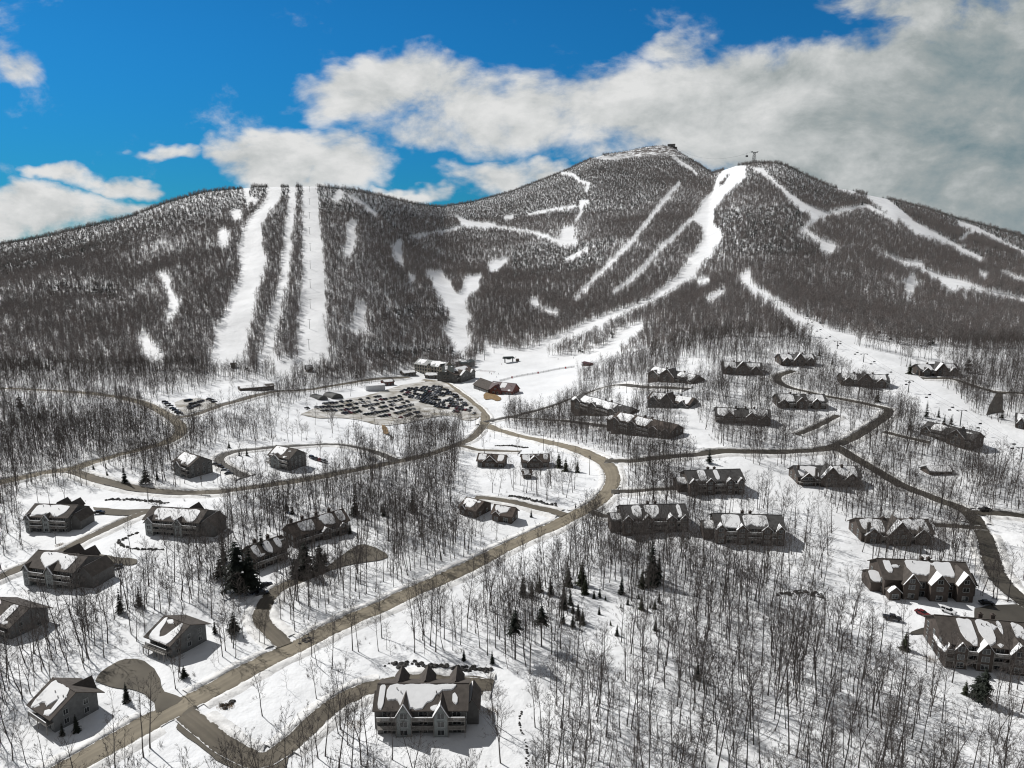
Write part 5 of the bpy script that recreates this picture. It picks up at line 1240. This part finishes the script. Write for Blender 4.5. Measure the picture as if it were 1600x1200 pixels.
AREAS = [(lambda u, v: u < 235, 'in the woods behind the two chalets'), (lambda u, v: u < 430, 'beside the main road near the porched chalet'), (lambda u, v: u < 560, 'on the snowy strip between road and condominium drive'), (lambda u, v: u < 800 and v > 1120, 'on the snow in front of the large condominium'),
 (lambda u, v: u < 800, 'in the strip behind the long boulder wall'), (lambda u, v: u < 960 and v > 1110, 'by the trickling stone line near the large condominium'), (lambda u, v: u < 960, 'in the woods below the spruce clearing'), (lambda u, v: u < 1130 and v > 1120, 'low in the woods before the snowy cut'), (lambda u, v: u < 1130, 'in the woods beside the spruce clearing'),
 (lambda u, v: u < 1300 and v > 1130, 'below the snowy cut through the woods'), (lambda u, v: u < 1300, 'on the shadow striped slope under the rock outcrop'), (lambda u, v: u < 1440, 'on the shadow striped slope near the parked pickup'), (lambda u, v: True, 'below the cut off lodge and its spruces')]
proto = {}
for i in order:
    a = next(t for f, t in AREAS if f(u[i], v[i])); k = int(kind[i]); lb = f'{KINDS[k][4]} bare tree {a}'; g = 'bare trees ' + a
    sc = (szz[i],) * 3; loc = (x[i], y[i], z[i])
    if k not in proto:
        t = thing('bare_tree', lb, 'tree', loc, rot[i], g); t.scale = sc; t.rotation_euler = (tl[i, 0], tl[i, 1], rot[i])
        link('trunk', TREES[k][0], t); link('crown', TREES[k][1], t); proto[k] = t
    else: dup(proto[k], loc, rot[i], sc, lb, g, (tl[i, 0], tl[i, 1]))
items = []
for (a, b, T_, C_), kd in zip(TREES, KINDS):
    m = MB(); m.add(T_.v, T_.f, 0); m.add(C_.v, C_.f, 1); items.append((m, [BARK if kd[0] % 2 else BARK2, TWIG if kd[0] % 2 else BARK2]))
for sd in range(4):
    T_, C_ = bare_tree(40 + sd, 5 + sd, 1.0, False, 9, 3, 3, .03, .15, .05); m = MB(); m.add(T_.v, T_.f, 0); m.add(C_.v, C_.f, 1); items.append((m, [BARK2, TWIG]))
CW = coll_of('hardwood', items)
mid0 = len(items)
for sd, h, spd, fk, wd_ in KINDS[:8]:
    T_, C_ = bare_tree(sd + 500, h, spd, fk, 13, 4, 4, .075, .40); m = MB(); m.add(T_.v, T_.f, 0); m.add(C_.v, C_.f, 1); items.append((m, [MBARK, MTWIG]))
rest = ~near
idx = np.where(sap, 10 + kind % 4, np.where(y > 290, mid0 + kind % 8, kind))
ksz = np.where(y > 430, .82, np.where(y > 290, .9, 1.0)) * szz
scatter('hardwood_woods', CW, np.column_stack([x, y, z])[rest], rot[rest], np.repeat(ksz[rest][:, None], 3, 1), idx[rest], 'bare grey hardwood woods covering the valley floor', 'woods', tl[rest])

# --- undergrowth
def shrub(sd):
    rr = np.random.default_rng(sd); m = MB()
    for k in range(16):
        a = rr.uniform(0, 6.28); b = np.array([rr.normal(0, .2), rr.normal(0, .2), -.1]); e = b + np.array([math.cos(a) * rr.uniform(.1, .8), math.sin(a) * rr.uniform(.1, .8), rr.uniform(.5, 1.7)])
        sliver(m, b, e, .05)
        for _ in range(2): c = b + (e - b) * rr.uniform(.3, .8); sliver(m, c, c + rr.normal(0, .35, 3) + (0, 0, .3), .035)
    return m
CU = coll_of('shrub', [(shrub(s), [TWIG]) for s in range(4)])
sx, sy = jgrid(70, 470, .95, 3.0); sz = H(sx, sy); su, sv, _ = project(sx, sy, sz)
k = (rng.random(sx.size) < .8 * np.maximum(lookup(dens, su, sv), .08) * np.clip(fbm(sx, sy, 14, 3) * 1.8 - .35, .05, 1)) & ~lookup(pist, su, sv) & ~is_clear(sx, sy)
sx, sy, sz = sx[k], sy[k], sz[k]
print('shrubs', len(sx))
scatter('undergrowth', CU, np.column_stack([sx, sy, sz]), rng.uniform(0, 6.28, len(sx)), np.repeat(rng.uniform(.5, 1.3, len(sx))[:, None], 3, 1), rng.integers(0, 4, len(sx)), 'twiggy brown undergrowth poking through the snow', 'undergrowth')

# --- spruces and pines seen one by one
CON = []
for sd, h, wd, rg, bs in ((1, 14, .17, .3, .05), (2, 14, .14, .4, .10), (3, 14, .22, .35, .08), (4, 14, .23, .45, .16), (5, 14, .26, .5, .2), (6, 14, .15, .5, .58)):
    T_, C_ = conifer(60 + sd, h, wd, 20 if sd < 4 else 15, 11, rg, bs)
    CON.append((T_.mesh('trunk', BARK), C_.mesh('crown', NEEDLE if sd != 3 else NEEDLE2)))
cproto = {}
def spruce(u, v, vt, k, label, group):
    p = cast(u, v); hh = CAMZ + float(s_of(vt)) * p[1] - p[2]; sc = max(.08, hh / 14.0)
    wsc = sc * random.uniform(.9, 1.15)
    if k not in cproto:
        t = thing('pine_tree' if k >= 3 else 'spruce_tree', label, 'tree', tuple(p), random.uniform(0, 6), group); t.scale = (wsc, wsc, sc)
        link('trunk', CON[k][0], t); link('crown', CON[k][1], t); cproto[k] = t
    else: dup(cproto[k], tuple(p), random.uniform(0, 6), (wsc, wsc, sc), label, group)
S1 = 'spruces in the open clearing'
for q in [(1018,912,843,0,'tallest dark spruce rising above the clearing below the townhouse rows'),(1029,905,860,1,'narrower spruce touching the tallest clearing spruce')]: spruce(*q, S1)
for u_, v_, vt in [(817,930,892),(831,931,905),(843,924,896),(860,930,896),(881,951,913),(891,945,918),(909,914,875),(914,928,900),(888,915,882),(895,958,940),(903,968,940),(910,975,950),(971,928,900),(981,945,930),(1003,918,888),(1016,950,942),(998,936,922),(1002,952,930),(1030,942,922),(1023,951,935),(928,935,920),(937,934,915),(946,938,930),(936,960,945),(970,950,941),(964,993,975),(954,977,968),(895,980,955),(880,975,950),(1024,985,965)]:
    spruce(u_, v_, vt, random.choice([0, 0, 1, 2]), ('small young' if v_ - vt < 22 else 'medium dark') + ' spruce in the open clearing ' + ('nearest the main road' if u_ < 870 else 'at its downhill edge' if v_ > 955 else 'on its far side' if u_ > 960 else 'at its middle'), S1)
S2 = 'big pines by the row houses'
for q in [(372,925,838,4,'largest spreading dark pine hiding the row house'),(392,925,850,3,'second big pine beside the largest dark pine'),(345,905,862,3,'pine on the woods side of the big pine clump'),(410,880,826,1,'loose spruce behind the big pine clump'),(350,880,840,1,'thin spruce behind the big pine clump'),(478,900,842,4,'wide dark pine shading the middle of the row house parking'),(500,890,848,4,'dark pine at the corner of the stepped row house'),(462,902,862,3,'squat pine where the two row houses meet'),(470,880,852,3,'small pine pressed against the stepped row house'),(508,878,856,0,'small spruce at the row house wall'),(547,834,815,0,'tiny conical spruce at the far end of the stepped row house'),(366,990,952,3,'pine leaning over the drive mouth by the main road')]: spruce(*q, S2)
S3 = 'lone spruces scattered in the woods'
for q in [(555,806,762,1,'lone tall spruce in the woods above the row house'),(600,806,782,0,'paired lone spruces, the shorter dark one'),(596,800,785,1,'paired lone spruces, the slimmer one'),(448,800,772,1,'spruce in the woods behind the row houses'),(457,803,785,0,'short spruce beside another behind the row houses'),(645,800,758,1,'pale loose spruce in the middle woods'),(725,1032,1012,0,'small spruce above the long boulder wall'),(769,1037,1015,1,'thin spruce at the end of the long boulder wall'),(1090,1062,1030,1,'spruce among bare trees below the clearing'),(805,1030,948,5,'spruce on the bare slope under the clearing'),(846,1010,942,5,'bristly pine on a bare trunk below the clearing'),(198,1096,1065,0,'lone dark spruce beside the turnaround'),(120,1143,1115,0,'spruce in the shadow of the patchy roofed chalet'),(98,1150,1128,1,'smaller spruce in the chalet shadow'),(137,1078,1066,2,'bush sized spruce behind the patchy roofed chalet'),(336,990,965,1,'spruce beside the porched chalet'),(218,948,915,1,'spruce in the woods above the porched chalet'),(188,958,918,1,'ragged spruce in the woods below the straight lane condominium'),(250,1012,1000,2,'low spruce by the porch corner'),(288,1060,1038,3,'snow dusted little pine below the porched chalet'),
          (1414,1015,985,2,'round spruce beside the foot of the ski trail parking'),(1525,1092,1052,4,'wide dark pine below the cut off lodge'),(1535,1098,1040,4,'tall dark pine below the cut off lodge'),(1508,1085,1062,2,'spruce beside the wide dark pine'),(738,804,793,0,'tiny spruce on the duplex lawn'),(830,808,795,0,'little spruce by the lower duplex gable'),(873,730,705,2,'loose spruce by the utility poles'),(884,736,712,2,'spruce inside the road bend'),(902,738,718,2,'denser spruce inside the road bend'),(1108,724,700,3,'dark pine by the ski trail crossing')]: spruce(*q, S3)
S4 = 'spruces beside the lift run'
for q in [(1421,584,563,2,'big spruce on the lift run side of the far lodge'),(1434,583,568,0,'slim spruce on the lift run side of the far lodge'),(1512,582,556,4,'massive dark spruce at the far lodge'),(1447,653,624,1,'tall spruce at the run edge above the broad lodge'),(1466,652,636,0,'spruce between run edge and broad lodge'),(1475,663,646,0,'pointed spruce behind the broad lodge roof'),(1486,663,646,0,'pointed spruce nearest the lift tower'),(1516,690,668,0,'spruce at the downhill end of the broad lodge'),(1529,697,674,0,'last spruce downhill of the broad lodge'),(1422,672,655,2,'spruce pair in bare woods near the broad lodge'),(1371,628,608,2,'spruce at the bend of the upper road'),(1389,600,587,1,'small spruce at the end of the spruce edged lodge'),(1383,600,590,1,'tiny spruce tucked at the spruce edged lodge'),(1300,570,556,1,'spruce behind the lodge closest to the lift run'),(1280,556,545,2,'spruce on the upper edge of the lift run'),(1565,655,640,3,'dark pine above the picture edge lodge')]: spruce(*q, S4)
S5 = 'spruces around the looping drive'
for q in [(374,712,700,0,'dark spruce inside the looping drive'),(386,712,698,0,'second dark spruce inside the looping drive'),(358,700,688,2,'spruce above the looping drive'),(195,755,722,1,'tall spruce on the island by the road fork'),(228,757,725,3,'clustered pine on the island by the road fork'),(246,750,730,1,'spruce beside the looping drive condominium woods'),(168,745,735,2,'bush sized spruce on the road fork island'),(146,733,725,2,'tiny spruce at the tip of the road fork island'),(32,640,612,3,'dark pine in the woods above the far road'),(62,655,632,1,'spruce in the dark woods near the far road')]: spruce(*q, S5)

# --- mountainside woods
def far_hard(sd):
    rr = np.random.default_rng(sd); m = MB(); n_ = 3
    for k in range(n_):
        c = np.array([rr.uniform(-3.4, 3.4), rr.uniform(-3.4, 3.4), 0]); h = rr.uniform(8.0, 12.5)
        m.tube([c + (0, 0, -2.5), c + (rr.normal(0, .3), rr.normal(0, .3), h * .55), c + (rr.normal(0, .5), rr.normal(0, .5), h)], [.19, .14, .03], 3, 0, False)
        for i in range(15):
            f = rr.uniform(.25, .95); a = rr.uniform(0, 6.28); L = h * (.12 + .27 * (1 - f)) * rr.uniform(.7, 1.3) + .6; b = c + (0, 0, h * f); e = b + np.array([math.cos(a) * L * .75, math.sin(a) * L * .75, L * .8])
            sliver(m, b, e, .17)
            for _ in range(4):
                q = b + (e - b) * rr.uniform(.2, .9); sliver(m, q, q + rr.normal(0, .55, 3) * L * .6 + (0, 0, L * .2), .13)
    return m
def far_con(sd):
    rr = np.random.default_rng(sd); m = MB()
    for k in range(3):
        c = np.array([rr.uniform(-3, 3), rr.uniform(-3, 3), 0]); h = rr.uniform(5, 9.5)
        T_, C_ = conifer(sd * 10 + k, h, rr.uniform(.20, .29), 6, 6, .3, .05, True)
        m.add([tuple(np.array(p) + c) for p in C_.v], C_.f); m.tube([c + (0, 0, -2.5), c + (0, 0, h * .5)], [.14, .08], 3, 0, False)
    return m
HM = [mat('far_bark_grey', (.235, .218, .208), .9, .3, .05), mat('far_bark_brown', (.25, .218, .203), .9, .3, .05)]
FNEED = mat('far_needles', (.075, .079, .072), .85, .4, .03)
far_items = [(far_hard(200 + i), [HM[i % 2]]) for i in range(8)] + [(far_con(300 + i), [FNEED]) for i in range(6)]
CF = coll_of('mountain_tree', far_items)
xs_, ys_ = [], []
for ya, yb, cell in ((560, 1000, 5.45), (1000, 1700, 5.5), (1700, 3050, 6.0)):
    a, b = jgrid(ya, yb, .86, cell); xs_.append(a); ys_.append(b)
x = np.concatenate(xs_); y = np.concatenate(ys_); t_ = x / y; ft = foot(t_); Ysx = np.interp(t_, sk_t, sk[:, 2])
z = H(x, y); u, v, zc = project(x, y, z); um, vm, _ = project(x, y, z + 6.0)
wf = (y - ft) / (Ysx - ft)
ok = (y > ft + 5) & (y < Ysx + 70) & (u > -260) & (u < 1860)
dpx = 1109 / y
for du, dh in ((0, 0), (0, 4), (-3, 2), (3, 2), (0, 8), (-2, 7), (2, 7)): ok &= ~lookup(pist, u + du * dpx, v - dh * dpx)
ns = fbm(x, y, 120, 4)
dk = lookup(dark, u, v)
fr = .90 + .0 * ns
fr = np.where(wf < .7, .28 + 1.25 * ns, .98)
fr = np.clip(fr, .35, 1)
fr = np.where(dk > 0, 1.0, fr)
cap = np.hypot(x - summit[0], y - summit[1]); fr = np.where(cap < 230, .22 + .45 * ns * (cap > 60), fr)
ok &= (rng.random(x.size) < fr) & ~is_clear(x, y)
pc = np.clip(.05 + 1.7 * (wf - .62) + 1.0 * (ns - .5), .02, .9); pc = np.where(dk > 0, np.maximum(pc, .62), pc)
con = rng.random(x.size) < pc
sel = np.where(con, 8 + rng.integers(0, 6, x.size), rng.integers(0, 8, x.size))
sc = rng.uniform(.75, 1.15, x.size) * np.where(y > 2000, 1.0, 1.0) * (1 - .12 * sstep(1000, 1500, y)) * np.where(cap < 230, .6, 1) * np.where(wf > .88, .85, 1)
print('mountain clumps', int(ok.sum()))
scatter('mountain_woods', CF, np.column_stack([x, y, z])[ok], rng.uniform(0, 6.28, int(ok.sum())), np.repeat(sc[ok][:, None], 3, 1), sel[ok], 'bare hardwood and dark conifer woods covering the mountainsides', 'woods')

# ------------------------------------------------------------------ camera, light, sky
cam = bpy.data.cameras.new('Camera'); co = bpy.data.objects.new('Camera', cam); col.objects.link(co)
cam.sensor_width = 36; cam.lens = 36 * F / 1600; cam.clip_start = 1; cam.clip_end = 90000
co.location = (0, 0, CAMZ); co.rotation_euler = (R(90) - PITCH, 0, 0); scene.camera = co
AZ, EL = R(-51), R(45)
sd = Vector((math.sin(AZ) * math.cos(EL), math.cos(AZ) * math.cos(EL), math.sin(EL)))
sl = bpy.data.lights.new('Sun', 'SUN'); sl.energy = 4.05; sl.angle = R(.5); sl.color = (1, .985, .96)
so = bpy.data.objects.new('Sun', sl); col.objects.link(so); so.rotation_euler = (-sd).to_track_quat('-Z', 'Y').to_euler(); so.location = (0, 0, 400)

wd = bpy.data.worlds.new('World'); scene.world = wd; wd.use_nodes = True
nt = wd.node_tree; N = nt.nodes; L = nt.links.new
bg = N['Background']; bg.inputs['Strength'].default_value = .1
sky = N.new('ShaderNodeTexSky'); sky.sky_type = 'NISHITA'; sky.sun_disc = False; sky.sun_elevation = EL; sky.sun_rotation = AZ; sky.altitude = 600
sky.air_density = 1.0; sky.dust_density = .3; sky.ozone_density = 3.0
tc = N.new('ShaderNodeTexCoord'); sep = N.new('ShaderNodeSeparateXYZ'); L(tc.outputs['Generated'], sep.inputs[0])
def M(op, a, b=None, c=None, clamp=False):
    n_ = N.new('ShaderNodeMath'); n_.operation = op; n_.use_clamp = clamp
    for i, q in enumerate((a, b, c)):
        if q is None: continue
        if hasattr(q, 'links'): L(q, n_.inputs[i])
        else: n_.inputs[i].default_value = q
    return n_.outputs[0]
ysafe = M('MAXIMUM', sep.outputs['Y'], .05)
tx = M('DIVIDE', sep.outputs['X'], ysafe); ez = M('DIVIDE', sep.outputs['Z'], ysafe)
cmb = N.new('ShaderNodeCombineXYZ'); L(tx, cmb.inputs[0]); L(ez, cmb.inputs[1])
def noise(vec, sc, det=6, ro=.55, dist=0):
    n_ = N.new('ShaderNodeTexNoise'); n_.inputs['Scale'].default_value = sc; n_.inputs['Detail'].default_value = det; n_.inputs['Roughness'].default_value = ro; n_.inputs['Distortion'].default_value = dist
    L(vec, n_.inputs['Vector']); return n_.outputs['Fac']
mp = N.new('ShaderNodeMapping'); mp.inputs['Scale'].default_value = (1, 1.7, 1); L(cmb.outputs[0], mp.inputs['Vector'])
n1 = noise(mp.outputs[0], 6.5, 8, .62, .25); n2 = noise(mp.outputs[0], 2.6, 5, .5)
wa = noise(mp.outputs[0], 5.5, 4, .6); 
offw = N.new('ShaderNodeVectorMath'); offw.operation = 'ADD'; offw.inputs[1].default_value = (7.3, 3.1, 0); L(mp.outputs[0], offw.inputs[0]); wb = noise(offw.outputs[0], 5.5, 4, .6)
txw = M('ADD', tx, M('MULTIPLY', M('SUBTRACT', wa, .5), .20)); ezw = M('ADD', ez, M('MULTIPLY', M('SUBTRACT', wb, .5), .11))
CL = [(560,150,105,52,1),(650,135,120,50,1),(740,170,120,62,1),(690,215,150,34,.8),(870,170,150,60,1),(1000,172,190,80,1.3),(1150,170,190,95,1.5),(1300,195,240,140,1.9),(1480,205,260,190,2.4),(1640,190,190,230,2.6),(1400,290,200,70,1.6),(1180,100,75,26,.7),(1400,4,150,22,.9),(1580,20,120,50,.9),(1060,66,60,20,.42),
      (430,252,120,40,1),(540,258,85,42,1),(480,222,60,26,.7),(250,243,44,13,.6),(340,248,50,16,.7),(650,308,60,17,.9),(775,283,85,38,1.1),(860,268,50,26,.8),(110,280,55,19,.9),(180,292,50,18,.85),(70,335,130,34,1),(0,350,90,30,.9),(200,330,80,16,.7),(15,112,46,26,.42),(560,205,60,34,.5),(1430,300,260,60,.7)]
den = None
for (cu, cv, ru, rv, am) in CL:
    t0 = float(t_of(cu, cv)); e0 = float(s_of(cv)); rt = ru / 1109 / 1.05; re = rv / 1109
    dx = M('MULTIPLY', M('SUBTRACT', txw, t0), 1 / rt); dz = M('MULTIPLY', M('SUBTRACT', ezw, e0), 1 / re)
    g = M('SUBTRACT', 1.0, M('ADD', M('MULTIPLY', dx, dx), M('MULTIPLY', dz, dz)))
    g = M('MULTIPLY', M('MAXIMUM', g, -1.2), am)
    den = g if den is None else M('MAXIMUM', den, g)
n4 = noise(mp.outputs[0], 22, 5, .6, .3)
def field(d_, a_, b_, c_): return M('ADD', M('ADD', d_, M('MULTIPLY', M('SUBTRACT', a_, .5), 3.0)), M('ADD', M('MULTIPLY', M('SUBTRACT', b_, .5), 1.1), M('MULTIPLY', M('SUBTRACT', c_, .5), .75)))
fld = field(den, n1, n2, n4)
off = N.new('ShaderNodeVectorMath'); off.operation = 'ADD'; off.inputs[1].default_value = (-.022, .05, 0); L(mp.outputs[0], off.inputs[0])
n1b = noise(off.outputs[0], 6.5, 8, .62, .25); n4b = noise(off.outputs[0], 22, 5, .6, .3)
def ramp(x_, a, b):
    r_ = N.new('ShaderNodeMapRange'); r_.interpolation_type = 'SMOOTHSTEP'; r_.inputs['From Min'].default_value = a; r_.inputs['From Max'].default_value = b; L(x_, r_.inputs['Value']); return r_.outputs['Result']
front = ramp(fld, -.25, .85)
nb_ = noise(tc.outputs['Generated'], 2.2, 6, .55); back = M('MULTIPLY', ramp(nb_, .42, .68), .3)
inview = M('MULTIPLY', ramp(sep.outputs['Y'], .30, .45), ramp(ez, .62, .42))
cover = M('ADD', M('MULTIPLY', front, inview), M('MULTIPLY', back, M('SUBTRACT', 1.0, inview)))
# cloud tone: sunlit sides toward the sun, greyer undersides and a dull heavy bank in the west
lit = M('ADD', M('MULTIPLY', M('SUBTRACT', n1, n1b), 1.15), M('MULTIPLY', M('SUBTRACT', n4, n4b), .22))
rightg = ramp(tx, .12, .72)
tone = M('SUBTRACT', M('ADD', M('ADD', .87, lit), M('MULTIPLY', M('SUBTRACT', n2, .5), .28)), M('MULTIPLY', rightg, .44))
tone = M('SUBTRACT', tone, M('MULTIPLY', ramp(den, .8, 2.2), .10))
cr = N.new('ShaderNodeValToRGB'); e = cr.color_ramp.elements
e[0].position = .0; e[0].color = (.13, .22, .26, 1); e[1].position = 1; e[1].color = (.78, .785, .78, 1)
k = cr.color_ramp.elements.new(.45); k.color = (.36, .40, .405, 1)
L(tone, cr.inputs['Fac'])
csc = N.new('ShaderNodeVectorMath'); csc.operation = 'SCALE'; csc.inputs['Scale'].default_value = 9.6; L(cr.outputs['Color'], csc.inputs[0])
hs = N.new('ShaderNodeMix'); hs.data_type = 'RGBA'; hs.blend_type = 'MULTIPLY'; hs.inputs[0].default_value = 1; hs.inputs[7].default_value = (.055, .44, .71, 1)
L(sky.outputs[0], hs.inputs[6])
low = N.new('ShaderNodeVectorMath'); low.operation = 'SCALE'; L(hs.outputs[2], low.inputs[0]); L(M('ADD', .76, M('MULTIPLY', ramp(ez, -.02, .30), .30)), low.inputs['Scale'])
mx2 = N.new('ShaderNodeMix'); mx2.data_type = 'RGBA'; L(cover, mx2.inputs[0]); L(low.outputs[0], mx2.inputs[6]); L(csc.outputs[0], mx2.inputs[7])
# overhead and behind the viewer an added even grey-blue fill sets the shadow tone
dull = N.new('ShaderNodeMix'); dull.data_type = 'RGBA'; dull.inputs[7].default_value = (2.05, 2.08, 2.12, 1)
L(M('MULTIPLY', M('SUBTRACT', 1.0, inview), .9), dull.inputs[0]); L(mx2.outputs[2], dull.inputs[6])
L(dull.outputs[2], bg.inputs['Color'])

scene.cycles.filter_width = 1.15
vs = scene.view_settings; vs.view_transform = 'Standard'; vs.look = 'None'; vs.exposure = 0.0; vs.gamma = 1; vs.use_curve_mapping = False
scene.cycles.max_bounces = 4; scene.cycles.diffuse_bounces = 2; scene.cycles.glossy_bounces = 2; scene.cycles.transparent_max_bounces = 4
scene.render.film_transparent = False
